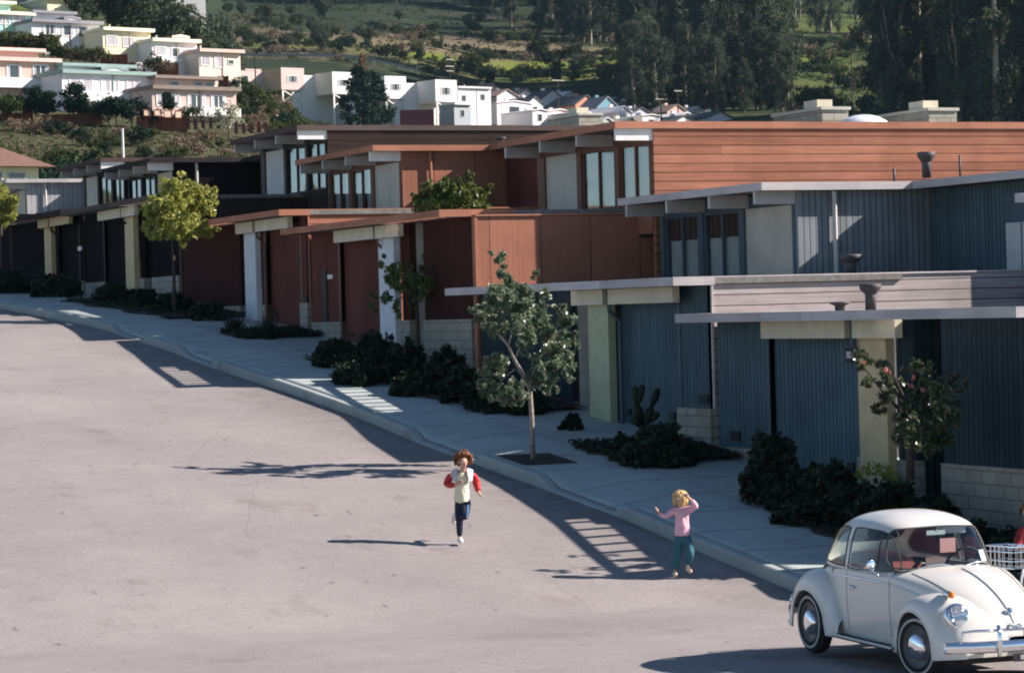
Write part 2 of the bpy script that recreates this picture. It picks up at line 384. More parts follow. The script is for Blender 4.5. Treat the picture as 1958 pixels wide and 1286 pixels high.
def house(label, u0, ua, R, U, typ, pal_, post, back=46, bot=-3.2, headers=None, door=None, gap=None, postr=None, L=10.95, drop=.0, up=6.75):
    p = PAL[pal_] if isinstance(pal_, str) else pal_
    t = thing('terraced_house', label, 'house', (22.8, u0+5, gz(22.8, u0+5)), 'flat roofed terraced houses along the street')
    g0 = lambda u: gz(22.8, u)
    T_ = .145; u1 = u0 + L
    # --- garage level: roof slab with a slatted opening over the entry passage
    gp = gap; rb = MB()
    ev = (5.35, 9.75) if typ == 'P' else (.5, 4.6)    # slatted opening in the eave
    if ev:
        rb.box(22.04, 26.8, u0+.04, u0+ev[0], R-T_+.02, R-.01); rb.box(22.04, 26.8, u0+ev[1], u1-.04, R-T_+.02, R-.01)
        rb.box(22.82, 26.8, u0+ev[0]+.001, u0+ev[1]-.001, R-T_+.02, R-.01)
    else: rb.box(22.04, 26.8, u0+.04, u1-.04, R-T_+.02, R-.01)
    rb.parts('garage_roof', M['roof'], t)
    fb = MB().box(22.0, 22.037, u0, u1, R-T_, R+.012); fb.box(22.04, 22.84 if typ == 'P' else 23.8, u0, u0+.037, R-T_, R+.012); fb.box(22.04, 26.8, u1-.037, u1, R-T_, R+.012)
    fb.parts('garage_fascia', p['trim'], t)
    if ev:
        for k in range(7):
            uu = u0+ev[0]+(k+.5)*(ev[1]-ev[0])/7; MB().box(22.04, 22.818, uu-.045, uu+.045, R-T_+.03, R-.02).build('eave_slat', p['trim'], t)
    # street wall segments
    ztop = R - T_ + .015; zb = R - 2.4
    segs = [(0.12, door[0])] if door[0] > .4 else []
    solid = [postr, door] + ([gp] if gp else [])
    edges = sorted(solid); cur = .12; wb = MB(); wd = MB(); blk = MB()
    for a, b_ in edges + [(L-.1, L)]:
        if a - cur > .12:
            z0 = R-2.4
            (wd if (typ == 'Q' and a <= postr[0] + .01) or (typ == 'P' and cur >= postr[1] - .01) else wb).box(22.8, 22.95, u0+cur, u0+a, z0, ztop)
            lo = min(g0(u0+cur), g0(u0+a)) - .3
            if lo < z0: blk.box(22.74, 22.97, u0+cur+.002, u0+a-.002, lo, z0-.003)
        cur = max(cur, b_)
    wb.parts('garage_wall', p['low'], t); wd.parts('entry_wall', p['dark'], t)  # entry side takes the boards with deep shade painted into their tone
    if blk.v: blk.parts('block_base', M['block'], t)
    zd = min(g0(u0+door[0]), g0(u0+door[1])) - .1
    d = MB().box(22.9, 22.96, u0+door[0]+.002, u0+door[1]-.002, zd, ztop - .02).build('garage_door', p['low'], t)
    MB().box(22.86, 22.897, u0+door[0]+.35, u0+door[0]+.55, zd+.45, zd+.6).box(22.86, 22.897, u0+door[1]-.5, u0+door[1]-.35, zd+.5, zd+.62).parts('vent_cover', M['black'], d)
    jb = MB().box(22.78, 22.99, u0+door[0]-.14, u0+door[0], zd, ztop).box(22.78, 22.99, u0+door[1], u0+door[1]+.14, zd, ztop); jb.parts('door_frame', p['frame'], t)
    MB().box(22.6, 22.76, u0+postr[0], u0+postr[1], min(g0(u0+postr[0]), g0(u0+postr[1]))-.1, R-T_-.28).build('post', M[post], t)
    for a, b_ in headers:
        MB().box(22.42, 22.56, u0+a, u0+b_, R-T_-.30, R-T_-.004).build('header_board', M['cream'] if pal_ not in ('black','wine') else M['ochre'], t)
    h0, h1 = headers
    pu = (min(h0[1], h1[1]) + max(h0[0], h1[0])) / 2
    dp = MB().tube([(22.5, u0+pu, R-T_-.01), (22.5, u0+pu, R-T_-.42), (22.72, u0+pu, R-T_-.62), (22.72, u0+pu, g0(u0+pu))], .04, 8).build('downspout', p['frame'], t)
    # side and rear walls of the garage volume
    if typ == 'P':
        MB().box(22.84, 46, u0+.1, u0+.22, R-3.4, R-.02).build('parapet_wall', p['hor'], t)
        MB().box(22.80, 30, u0+.06, u0+.26, R-.018, R+.012).build('parapet_cap', p['trim'], t)
        MB().box(22.80, 22.838, u0+.06, u0+.24, R-2.4, R-.02).build('corner_board', p['trim'], t)
    else:
        MB().box(22.84, 29.0, u0-.12, u0+.02, R-3.6, R-.15).build('side_wall', p['ver'], t)
        MB().box(22.79, 29.0, u0-.17, u0+.06, R-.148, R-.11).build('side_wall_cap', p['trim'], t)
        MB().box(22.77, 22.836, u0-.15, u0+.03, R-3.6, R-.15).build('corner_board', p['trim'], t)
    MB().box(22.98, 26.8, u1-.22, u1-.1, R-3., R-.02).build('far_wall', p['ver'], t)
    if gp:
        q0, q1 = u0+gp[0], u0+gp[1]
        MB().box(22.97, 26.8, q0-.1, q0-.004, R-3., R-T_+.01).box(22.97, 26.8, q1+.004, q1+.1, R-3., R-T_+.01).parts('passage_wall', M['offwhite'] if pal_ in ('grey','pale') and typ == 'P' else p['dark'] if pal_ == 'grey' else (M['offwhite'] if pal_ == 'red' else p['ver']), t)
        MB().box(26.5, 26.6, q0, q1, R-3., R-T_).build('entry_door', p['frame'], t)
    # --- upper level
    ub = ua + up; V0 = 25.8; VW = 26.75
    ur = MB().box(V0+.04, back, ua+.04, ub-.04, U-T_+.02, U-.01)
    nr = u0 - .75                                # rear block of the P type comes further towards the camera
    if typ == 'P': ur.box(29.29, back, nr, ua+.04, U-T_+.02, U-.011)
    ur = ur.build('roof', M['roof'], t)
    fb = MB().box(V0, V0+.037, ua, ub, U-T_, U+.012)
    fb.box(V0+.04, 29.25 if typ == 'P' else back, ua, ua+.037, U-T_, U+.012)
    if typ == 'P': fb.box(29.25, 29.287, nr, ua-.002, U-T_, U+.012).box(29.29, back, nr-.037, nr, U-T_, U+.012)
    fb.box(V0+.04, back, ub-.037, ub, U-T_, U+.012)
    fb.parts('fascia', p['trim'], t)
    oh = .28 if typ == 'P' else .045            # near side overhang
    base = R - .6
    if typ == 'P':
        MB().box(VW, 29.85, ua+oh, ua+oh+.14, base, U-T_+.01).build('upper_side_wall', p['ver'], t)
        MB().box(29.85, 29.99, nr+.3, ua+oh, base-.4, U-T_+.01).build('rear_street_wall', p['low'], t)
        MB().box(29.85, back-.3, nr+.3, nr+.44, base-1.4, U-T_+.01).build('rear_side_wall', p['ver'], t)
        dz = MB().tube([(27.55, ua+oh-.08, U-T_-.02), (27.55, ua+oh-.08, base)], .05, 8).build('downspout', M['offwhite'] if pal_ != 'red' else p['trim'], t)
        w = MB().box(29.78, 29.91, u0-.1, u0+1.1, R-.12, U-.42).build('window', p['frame'], t)
        MB().box(29.75, 29.778, u0-.04, u0+.47, R-.02, U-.95).box(29.75, 29.778, u0+.53, u0+1.04, R-.02, U-.95).parts('pane', M['panel_white'], w)
    else:
        MB().box(VW, back-.3, ua+oh, ua+oh+.14, base-1.4, U-T_+.01).build('upper_side_wall', p['hor'], t)
    MB().box(VW, back-.3, ub-.3, ub-.16, base-.5, U-T_+.01).build('upper_far_wall', p['ver'], t)
    MB().box(back-.45, back-.3, ua+oh+.142, ub-.302, base-.5, U-T_).build('rear_wall', p['ver'], t)
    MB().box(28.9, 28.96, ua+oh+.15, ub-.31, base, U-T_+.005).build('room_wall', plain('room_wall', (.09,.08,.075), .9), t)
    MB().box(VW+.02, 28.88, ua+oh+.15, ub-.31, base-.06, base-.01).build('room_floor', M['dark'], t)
    # beams under the eave
    for k in range(4):
        uu = ua + (.13 if typ == 'Q' else .42) + k * (up - (.45 if typ == 'Q' else .75)) / 3
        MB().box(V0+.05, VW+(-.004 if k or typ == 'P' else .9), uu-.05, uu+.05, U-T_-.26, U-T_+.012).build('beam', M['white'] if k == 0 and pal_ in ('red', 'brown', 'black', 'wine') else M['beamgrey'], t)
    # street front: bays between posts
    w0 = ua + oh + .1; w1 = ub - .25; span = w1 - w0
    zt = U - T_ - .02; zh = U - T_ - .27; zs = R + .03
    MB().box(VW, VW+.12, w0, w1, zh, zt).build('eave_wall', p['frame'], t)
    MB().box(VW, VW+.12, w0, w1, base, zs).build('sill_wall', p['ver'], t)
    if typ == 'P': bays = [('panel', .02, .36), ('win', .40, .67), ('win', .71, .98)]
    else: bays = [('win', .02, .27), ('win', .31, .60), ('panel', .64, .94)]
    cur = 0.; pb = MB()
    for kind, a, b_ in bays + [('end', 1., 1.)]:
        if a > cur: pb.box(VW-.02, VW+.16, w0+cur*span, w0+a*span, zs+.001, zh-.001)
        cur = b_
    pb.parts('wall_post', p['frame'], t)
    for kind, a, b_ in bays:
        ya, yb = w0 + a*span + .002, w0 + b_*span - .002
        if kind == 'panel':
            f = MB().box(VW+.03, VW+.08, ya, yb, zs+.002, zh-.002).build('infill_panel', M['panel'] if pal_ != 'brown' else M['curtain'], t); continue
        f = MB(); ym = (ya+yb)/2; e = .06
        for y0_, y1_ in ((ya, ya+e), (ym-e/2, ym+e/2), (yb-e, yb)): f.box(VW+.02, VW+.10, y0_, y1_, zs+.002, zh-.002)
        f.box(VW+.02, VW+.10, ya+e, ym-e/2, zs+.002, zs+e).box(VW+.02, VW+.10, ym+e/2, yb-e, zs+.002, zs+e)
        f.box(VW+.02, VW+.10, ya+e, ym-e/2, zh-e, zh-.002).box(VW+.02, VW+.10, ym+e/2, yb-e, zh-e, zh-.002)
        f = f.build('window', p['frame'], t)
        MB().box(VW+.055, VW+.062, ya+e, ym-e/2, zs+e, zh-e).box(VW+.055, VW+.062, ym+e/2, yb-e, zs+e, zh-e).parts('pane', M['glass'], f)
        cz = zh - .02 if typ == 'Q' or drop == 0 else zs + (zh-zs)*.62
        c = MB(); rr = random.Random(int(u0*10+a*100))
        for (c0, c1) in ((ya+.05, ya+(yb-ya)*(rr.uniform(.42,.55) if drop == 0 else .49)), (ya+(yb-ya)*(rr.uniform(.58,.7) if drop == 0 else .51), yb-.05)):
            n = int((c1-c0)/.035); rws = []
            for z_ in (zs+.03, cz):
                rws.append([(VW+.15+.03*math.sin(j*1.15+u0)+.012*math.sin(j*2.9), c0+(c1-c0)*j/n, z_) for j in range(n+1)])
            c.grid(rws)
        c.build('curtain', M['curtain'] if drop or pal_ == 'grey' else M['curtain_tan'] if typ == 'Q' else M['curtain'], f, smooth=True)
    return t
M['panel_white'] = plain('window_white_blind', (.55,.56,.56), .25)
PH = dict(headers=[(.9,3.75),(4.0,5.5)], door=(1.5,4.3), postr=(4.15,5.1), gap=(5.5,6.4))
QH = dict(headers=[(5.7,8.6),(4.1,5.45)], door=(5.95,9.0), postr=(4.7,5.6), gap=(3.35,4.2))
PH2 = dict(headers=[(.6,3.4),(3.65,5.2)], door=(.75,3.6), postr=(4.0,5.0), gap=(5.15,6.0))
QH2 = dict(headers=[(5.45,8.3),(3.75,5.3)], door=(5.9,8.9), postr=(4.55,5.6), gap=(3.1,4.0))
house('grey house mostly outside the frame beyond the right edge of the photo', 22.4, 25.6, -1.35, .55, 'P', 'grey', 'cream', **PH)
hA = house('blue grey house nearest the camera, cream post behind the flowering shrub', 33.68, 32.7, -.13, 1.75, 'Q', 'grey', 'ochre', drop=1, L=11.08, **QH)
hB = house('blue grey house with white lit parapet boards and pale green post, second from the camera', 44.79, 48.45, .54, 2.42, 'P', 'grey', 'green_cream', drop=1, L=11.3, **PH)
hC = house('red brown house whose long lit board wall rises above the grey roof', 56.3, 55.22, 2.27, 4.13, 'Q', 'red', 'paleblue', L=11.25, **QH2)
hD = house('smaller looking red house with a blue white post and courtyard tree behind its orange fascia', 67.6, 70.87, 2.78, 4.64, 'P', 'red', 'paleblue', L=11.8, **PH2)
hE = house('dark brown house with a long horizontal board wall under the white hillside blocks', 79.6, 77.33, 3.76, 5.66, 'Q', 'brown', 'ochre', L=11.5, **QH2)
hF = house('near black house behind the yellow green street tree, grey beam ends under its eave', 91.2, 93.63, 3.84, 5.70, 'P', 'black', 'ochre', L=11.05, **PH2)
hG = house('dark house with one sunlit white beam end, second last of the row', 102.4, 100.49, 4.15, 6.13, 'Q', 'wine', 'ochre', L=11.4, **QH2)
hH = house('pale blue grey house at the far left end of the row', 113.9, 116.58, 4.25, 6.22, 'P', 'pale', 'offwhite', **PH2)
def lettering(text, size, parent, loc, rot, mat, name='lettering'):
    tc = bpy.data.curves.new(name, 'FONT'); tc.body = text; tc.size = size; tc.extrude = .004; tc.align_x = 'CENTER'; tc.align_y = 'CENTER'; tc.materials.append(mat)
    to = bpy.data.objects.new(name, tc); COL.objects.link(to); bpy.context.view_layer.update(); me_ = bpy.data.meshes.new_from_object(to); bpy.data.objects.remove(to)
    me_.transform(Matrix.Translation(loc) @ rot.to_matrix().to_4x4()); o = bpy.data.objects.new(name, me_); COL.objects.link(o); attach(o, parent); return o
from mathutils import Euler
q = P(1624, 679, 1); q = q * (22.56 / q[0])
MB().box(22.58, 22.62, q[1]-.16, q[1]+.16, q[2]-.12, q[2]+.12).build('number_board', M['black'], hA)
lettering('801', .16, hA, Vector((22.572, q[1], q[2])), Euler((math.pi/2, 0, -math.pi/2)), M['white'], 'house_number')
def onwall(h, x0, x1, y0, y1, nm, mat, v=22.795, th=.03):
    a = P(x0, y0, 1); a = a*(v/a[0]); b_ = P(x1, y1, 1); b_ = b_*(v/b_[0]); z0 = P((x0+x1)/2, y0, 1); z0 = (z0*(v/z0[0]))[2]; z1 = P((x0+x1)/2, y1, 1); z1 = (z1*(v/z1[0]))[2]
    MB().box(v-th, v, min(a[1], b_[1]), max(a[1], b_[1]), z1, z0).build(nm, mat, h)
onwall(hC, 617, 628, 516, 618, 'slot_window', M['black']); onwall(hC, 628, 637, 525, 533, 'number_plaque', M['white'])
onwall(hD, 580, 588, 565, 577, 'vent_cover', M['black']); onwall(hD, 567, 574, 495, 503, 'vent_cover', M['black'])
onwall(hB, 1338, 1356, 754, 772, 'vent_cover', M['black']); onwall(hA, 1398, 1416, 824, 842, 'vent_cover', M['black'])
onwall(hF, 150, 157, 471, 479, 'doorbell_plate', M['white']); onwall(hE, 240, 245, 422, 453, 'wall_lamp', M['offwhite'])
# ------------------------------------------------------------------ roof furniture
def chimney(label, xl, xm, xr, yt, u, z0, grp):
    p0 = P(xl, yt, 1); k = u / p0[1]; p0 = p0 * k
    p1 = P(xm, yt, 1); p1 = p1 * (u / p1[1]); p2 = P(xr, yt, 1); p2 = p2 * (u / p2[1])
    v0, v1 = p1[0], p2[0]; zt = p1[2]
    t = thing('chimney_stack', label, 'chimney', ((v0+v1)/2, u+1.5, z0), grp)
    MB().box(v0, v1, u, u+2.6, z0, zt-.08).build('stack', M['block'], t)
    MB().box(v0-.05, v1+.05, u-.05, u+2.65, zt-.077, zt).build('cap', M['concrete_cap'], t)
    MB().box(v0+.14, v0+.58, u+.5, u+1.2, zt+.003, zt+.22).build('flue', plain('cream_flue', (.62,.57,.44), .9), t)
chimney('block chimney with pale flue box above the red board wall, beside the white dome', 1516, 1572, 1622, 204, 61., 4.08, 'concrete block chimneys on the flat roofs')
chimney('wider block chimney nearest the right end of the red roofline', 1710, 1776, 1829, 206, 60., 4.08, 'concrete block chimneys on the flat roofs')
chimney('pinkish block chimney on the dark roofline left of the red roof corner', 1066, 1107, 1150, 216, 83., 5.6, 'concrete block chimneys on the flat roofs')
def dome(label, px, py, u, r, z0):
    p = P(px, py, 1); p = p * (u / p[1])
    o = MB().lathe([(r, 0), (r*.98, .06), (r*.85, .2), (r*.6, .31), (r*.3, .37), (.01, .39)], (p[0], p[1], z0)).build('skylight_dome', M['dome'], smooth=True)
    tag(o, label, 'skylight')
dome('white skylight dome between the two chimneys on the red roof', 1650, 228, 60.5, .72, 4.33)
dome('white skylight dome on the dark roofline in front of the hillside blocks', 949, 234, 86, .62, 5.80)
def vent(label, px, py, u, z0, h, r=.11, hood=True):
    p = P(px, py, 1); p = p * (u / p[1]); c = (p[0], p[1], z0)
    t = thing('roof_vent', label, 'vent pipe', c)
    MB().tube([c, (c[0], c[1], z0+h)], r*.7, 12).build('pipe', M['metal'], t, True)
    if hood: MB().lathe([(r*.7, h*.6), (r*1.35, h*.82), (r*1.4, h*.97), (r*1.3, h), (0.01, h+.01)], c, n=16).build('cowl', M['metal'], t, True)
vent('flared metal roof vent standing against the red boards', 1772, 345, 46.5, 2.40, .5, .13)
vent('thin dark vent pipe right of the flared metal vent', 1836, 335, 47.5, 2.40, .5, .035, False)
vent('thin orange brown vent pipe left of the flared metal vent', 1710, 345, 49.5, 2.40, .35, .04, False)
vent('stubby hooded roof vent on the grey garage roof, before the blue siding', 1627, 518, 46.9, .52, .42, .16)
vent('dark hooded roof vent in front of the white lit parapet boards', 1665, 590, 42., -.14, .46, .14)
vent('low hood vent left of the dark hooded vent on the nearest roof', 1606, 590, 42., -.14, .16, .13)
vent('small grey vent hood on the dark brown board wall near the red eave', 958, 264, 70., 4.60, .2, .1)

# ------------------------------------------------------------------ vegetation
def leafgrid(rs, blobs, size, asp=2.0, shell=.55, flat=(1,1,1), droop=0.):
    """blobs (x,y,z,r,n) -> vertices and quads of small pointed leaves"""
    V = []
    for (x, y, z, r, n) in blobs:
        d = rs.normal(size=(n, 3)); d /= np.linalg.norm(d, axis=1)[:, None]
        rad = r * (shell + (1-shell) * rs.random(n)) ** 1.0 * (.75 + .35*rs.random(n)); 
        c = np.array([x, y, z]) + d * rad[:, None] * np.array(flat)
        ax = rs.normal(size=(n, 3)); ax[:, 2] -= droop; ax /= np.linalg.norm(ax, axis=1)[:, None]
        o = np.cross(ax, rs.normal(size=(n, 3))); o /= np.linalg.norm(o, axis=1)[:, None]
        s_ = size * (.6 + .8*rs.random(n))[:, None]
        V.append(np.stack([c - ax*s_*.5, c + o*s_*.5/asp, c + ax*s_*.5, c - o*s_*.5/asp], 1))
    V = np.concatenate(V).reshape(-1, 3)
    return V
def leafmesh(name, V, mat):
    n = len(V)//4; me = bpy.data.meshes.new(name)
    me.vertices.add(len(V)); me.vertices.foreach_set('co', V.astype(np.float32).ravel())
    me.loops.add(n*4); me.loops.foreach_set('vertex_index', np.arange(n*4, dtype=np.int32))
    me.polygons.add(n); me.polygons.foreach_set('loop_start', np.arange(0, n*4, 4, dtype=np.int32)); me.polygons.foreach_set('loop_total', np.full(n, 4, dtype=np.int32))
    me.update(calc_edges=True); me.validate(); me.materials.append(mat); return me
def leaves(name, V, mat, parent=None):
    o = bpy.data.objects.new(name, leafmesh(name, V, mat)); COL.objects.link(o)
    if parent is not None: attach(o, parent)
    return o
M['leaf_olive'] = leafm('silvery_leaf', [(.08,.12,.07), (.14,.19,.11), (.23,.27,.18), (.13,.18,.09)], .35, .7)
M['leaf_yellow'] = leafm('yellow_green_leaf', [(.14,.19,.03), (.30,.33,.07), (.50,.46,.13), (.24,.29,.05)], .45)
M['leaf_mid'] = leafm('mid_green_leaf', [(.05,.09,.02), (.11,.15,.03), (.19,.21,.06)], .4)
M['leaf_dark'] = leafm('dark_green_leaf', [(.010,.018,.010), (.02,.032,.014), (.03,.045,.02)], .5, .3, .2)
M['leaf_pink'] = leafm('camellia_leaf', [(.03,.05,.02), (.09,.12,.05), (.20,.20,.12)], .3, .7)
M['petal'] = leafm('pink_petal', [(.55,.18,.14), (.65,.30,.24)], .6)
M['bark'] = plain('grey_bark', (.28,.25,.21), .9, var=.35, sc=12)
M['darkbark'] = plain('dark_bark', (.06,.05,.045), .9, var=.3, sc=12)
def tree_px(name, label, cat, base, trunk, branches, clusters, size, mat, bark, D=None, dj=.9, flat=(1,1,1), seed=1, group=None, lab=None, droop=0., shell=.3, dens=1.):
    g = hit(*base) if D is None else P(base[0], base[1], D)
    D = float((MW.T @ g)[2]); sc = D / F; rs = np.random.RandomState(seed)
    t = thing(name, label, cat, g, group)
    def w(px, py, dd=0.): return P(px, py, D + dd)
    pts = [g + np.array([0,0,-.1])] + [w(a, b, c) for a, b, c, r in trunk]; rr = [trunk[0][3]*1.15] + [r for a, b, c, r in trunk]
    tr = MB().tube(pts, rr, 10)
    for br in branches: tr.tube([w(a, b, c) for a, b, c, r in br], [r for a, b, c, r in br], 7)
    tr.build('trunk', bark, t, True)
    bl = []
    for (px, py, rp, n) in clusters:
        c = w(px, py, rs.uniform(-dj, dj)); r = rp*sc*1.08
        n = int(n*2.9*dens); k = max(1, n // 26)
        for i in range(k):                      # sprigs inside the clump
            d = rs.normal(size=3); d /= np.linalg.norm(d); q = c + d * r * rs.uniform(.25, .95) * np.array(flat)
            bl.append((q[0], q[1], q[2], r * rs.uniform(.22, .42), 26))
    leaves('crown', leafgrid(rs, bl, size, 2.1, shell, droop=droop), mat, t)
    return t
# near street tree
tree_px('street_tree', 'young silvery leaved street tree in a square soil cutout by the kerb', 'tree', (1019, 878),
  [(1017,800,0,.042),(1013,742,0,.040),(998,712,.05,.036),(985,690,.1,.030),(972,660,.1,.026),(955,642,.1,.018)],
  [[(1014,745,0,.025),(1016,720,-.1,.018),(1030,690,-.2,.014),(1050,650,-.3,.008)],[(985,690,.1,.016),(1000,640,.1,.014),(1005,590,.1,.010),(975,520,.1,.006)],
   [(1005,725,0,.014),(985,705,-.2,.010),(950,735,-.3,.006)],[(972,660,.1,.014),(985,610,.3,.010),(955,540,.3,.005)],[(1030,690,-.2,.01),(1075,660,-.1,.006)],[(955,642,.1,.012),(925,610,.1,.006)]],
  [(952,492,16,110),(958,520,14,70),(977,545,18,110),(1000,560,26,160),(950,570,30,220),(985,590,34,300),(1022,600,30,230),(925,600,22,150),(948,625,24,150),(1008,640,26,170),(1045,640,26,190),(1082,610,24,160),(1072,590,14,70),
   (1090,650,22,160),(1060,670,30,230),(1035,705,32,260),(1075,710,26,200),(1085,690,18,120),(1000,670,18,60),(950,700,28,210),(925,718,18,110),(975,745,30,240),(935,745,20,130),(1000,752,18,90),(1022,520,12,40),(1040,560,14,60),(905,590,10,40),(1050,735,18,90)],
  .10, M['leaf_olive'], M['bark'], seed=3)
# thinner shrub behind it showing ochre tips
tree_px('street_tree', 'yellow green round crowned tree on a thin straight trunk by the dark houses', 'tree', (334, 600),
  [(333,560,0,.05),(332,500,0,.045),(330,455,0,.04),(332,430,0,.03)],
  [[(331,460,0,.03),(300,430,.1,.02),(290,400,.2,.01)],[(331,450,0,.03),(360,420,.1,.02),(390,390,.2,.01)],[(332,430,0,.02),(335,380,0,.015),(340,350,0,.01)]],
  [(338,350,20,170),(318,362,22,170),(360,365,22,190),(385,378,24,230),(402,368,14,80),(300,385,24,200),(330,392,34,400),(365,405,34,400),(395,402,20,160),(290,410,22,180),(312,425,28,260),(345,435,30,300),(285,440,18,110),(378,432,24,200),(352,450,20,140),(400,442,20,110),(305,448,18,110),(410,385,10,50)],
  .125, M['leaf_yellow'], M['darkbark'], seed=5)
tree_px('street_tree', 'dark sparse street tree with a few sunlit yellow sprigs over the hedge', 'tree', (802, 700),
  [(800,655,0,.05),(798,600,0,.045),(795,560,0,.04),(792,520,0,.03)],
  [[(797,590,0,.025),(770,560,-.2,.018),(735,535,-.3,.008)],[(796,570,0,.025),(825,540,0,.018),(835,510,0,.008)],[(794,560,0,.02),(750,575,.2,.012),(715,580,.2,.006)],[(792,520,0,.02),(780,500,-.2,.008)]],
  [(755,515,24,130),(780,520,24,160),(805,515,24,150),(830,515,14,60),(765,545,28,200),(795,550,28,220),(820,545,26,180),(740,540,18,80),(735,570,20,90),(720,585,14,50),(755,580,18,80),(725,520,16,50),(712,555,10,24),(738,490,10,26),(785,575,22,110),(770,600,12,40)],
  .12, M['leaf_mid'], M['darkbark'], seed=8, dens=.5)
tree_px('courtyard_tree', 'spreading yellow green tree rising behind the orange garage fascia', 'tree', (872, 430),
  [(872,410,0,.06),(870,390,0,.05),(868,375,0,.03)], [[(870,392,0,.03),(840,370,.2,.015),(810,350,.2,.006)],[(870,392,0,.03),(900,372,.2,.015),(935,362,.2,.006)],[(869,385,0,.03),(885,355,0,.012),(898,338,0,.006)]],
  [(815,352,12,60),(835,360,20,150),(860,358,20,150),(885,350,18,130),(896,337,10,50),(905,368,20,150),(932,364,12,60),(880,380,26,230),(850,382,28,250),(820,382,22,170),(800,378,14,70),(805,395,18,110),(830,396,20,140),(915,385,18,110),(865,396,26,180),(905,396,20,110),(858,348,12,50),(790,388,8,24)],
  .12, M['leaf_mid'], M['darkbark'], D=69.5, seed=9)
tree_px('street_tree', 'yellow green tree cut by the left edge of the photo', 'tree', (2, 560),
  [(2,520,0,.06),(2,450,0,.05),(2,420,0,.04)], [], [(5,370,18,150),(25,385,16,130),(-10,385,22,180),(15,400,22,200),(-15,410,22,180),(20,415,14,90),(5,425,16,110)],
  .17, M['leaf_yellow'], M['darkbark'], seed=10)
tree_px('flowering_shrub', 'large flowering shrub with pink blooms before the cream post', 'shrub', (1740, 905),
  [(1740,860,0,.06),(1735,800,0,.05),(1730,760,0,.04)], [[(1735,800,0,.03),(1690,750,-.2,.02),(1650,700,-.3,.01)],[(1735,800,0,.03),(1780,740,-.1,.02),(1820,700,0,.01)],[(1732,770,0,.03),(1710,720,0,.015),(1700,690,0,.01)]],
  [(1640,672,16,60),(1660,690,20,90),(1640,700,14,50),(1690,700,22,110),(1660,730,20,90),(1700,735,26,150),(1740,700,26,150),(1770,695,22,120),(1790,715,18,90),(1745,740,30,220),(1690,765,26,140),(1685,785,18,80),(1720,780,28,200),(1770,760,34,320),(1800,745,26,200),(1830,735,22,150),(1765,800,34,380),(1800,790,30,300),(1740,830,36,450),(1790,840,34,400),(1830,770,22,140),(1820,800,24,170),(1845,740,12,40)],
  .085, M['leaf_pink'], M['darkbark'], D=40.6, seed=11, dens=.55)
fs = [o for o in COL.objects if o.name == 'flowering_shrub'][0]; rs_ = np.random.RandomState(4); D_ = float((MW.T @ np.array(fs.location))[2])
for px, py in [(1652,694),(1693,706),(1748,722),(1742,738),(1700,712),(1764,745)]: leaves('bloom', leafgrid(rs_, [(*P(px, py, D_-.7), .035, 12)], .045, 1.2), M['petal'], fs)
M['tips'] = leafm('lit_tip_leaf', [(.30,.36,.03), (.45,.46,.06)], .5)
def shrub(label, px, py, w, h, mat='leaf_dark', n=900, size=.10, D=None, seed=0, name='shrub', cat='shrub', group=None, asp=1.7, gd=.8, stems=True, off=0.):
    g = hit(px, py) if D is None else terr(px, D)
    if D is None and g[0] > 21.6:
        r_ = ray(px, py); g = r_ * (21.4 / r_[0]); g[2] = gz(g[0], g[1])
    Dp = float((MW.T @ g)[2]); sc = Dp / F; a, b = w*sc/2, h*sc; rs = np.random.RandomState(seed + int(px)); bl = []
    n = int(n*2.4); size *= 1.2; k = max(3, n // 55)
    for i in range(k):
        th = rs.uniform(0, 2*math.pi); ph = math.acos(rs.uniform(-.2, 1)); rr = rs.uniform(.55, .92)
        bl.append((g[0] + a*rr*math.sin(ph)*math.cos(th), g[1] + min(a, b)*gd*rr*math.sin(ph)*math.sin(th), g[2] + b*(.12 + .80*rr*max(0, math.cos(ph))), min(a, b)*rs.uniform(.16, .34), n//k))
    if stems:
        t = thing(name, label, cat, g, group)
        st = MB()
        for i in range(4):
            th = i*1.6; st.tube([tuple(g), (g[0]+a*.25*math.cos(th), g[1]+a*.2*math.sin(th), g[2]+b*.5), (g[0]+a*.5*math.cos(th), g[1]+a*.4*math.sin(th), g[2]+b*.75)], [.02, .014, .006], 5)
        st.build('stem', M['darkbark'], t); leaves('foliage', leafgrid(rs, bl, size, asp, .2), M[mat], t); return t
    o = leaves(name, leafgrid(rs, bl, size, asp, .2), M[mat]); return tag(o, label, cat, group)
def blade_plant(label, px, py, w, h, n=90, seed=0, mat='leaf_dark'):
    g = hit(px, py); sc = float((MW.T @ g)[2]) / F; rs = np.random.RandomState(seed); b = MB()
    for i in range(n):
        th = rs.uniform(0, 2*math.pi); L = h*sc*rs.uniform(.7, 1.1); out = w*sc/2*rs.uniform(.1, 1); q = []
        ox, oy = rs.uniform(-.15, .15, 2)*w*sc
        for k in range(5):
            t_ = k/4; q.append((g[0]+ox+math.cos(th)*out*t_**1.4, g[1]+oy+math.sin(th)*out*t_**1.4, g[2]+L*(t_ - .38*t_*t_*(out/(w*sc/2)))))
        s_ = .02; wd = [(-math.sin(th)*s_*(1-k/4.2), math.cos(th)*s_*(1-k/4.2)) for k in range(5)]
        b.grid([[(p[0]-d[0], p[1]-d[1], p[2]), (p[0]+d[0], p[1]+d[1], p[2])] for p, d in zip(q, wd)])
    o = b.build('strap_leaf_plant', M[mat]); return tag(o, label, 'plant')
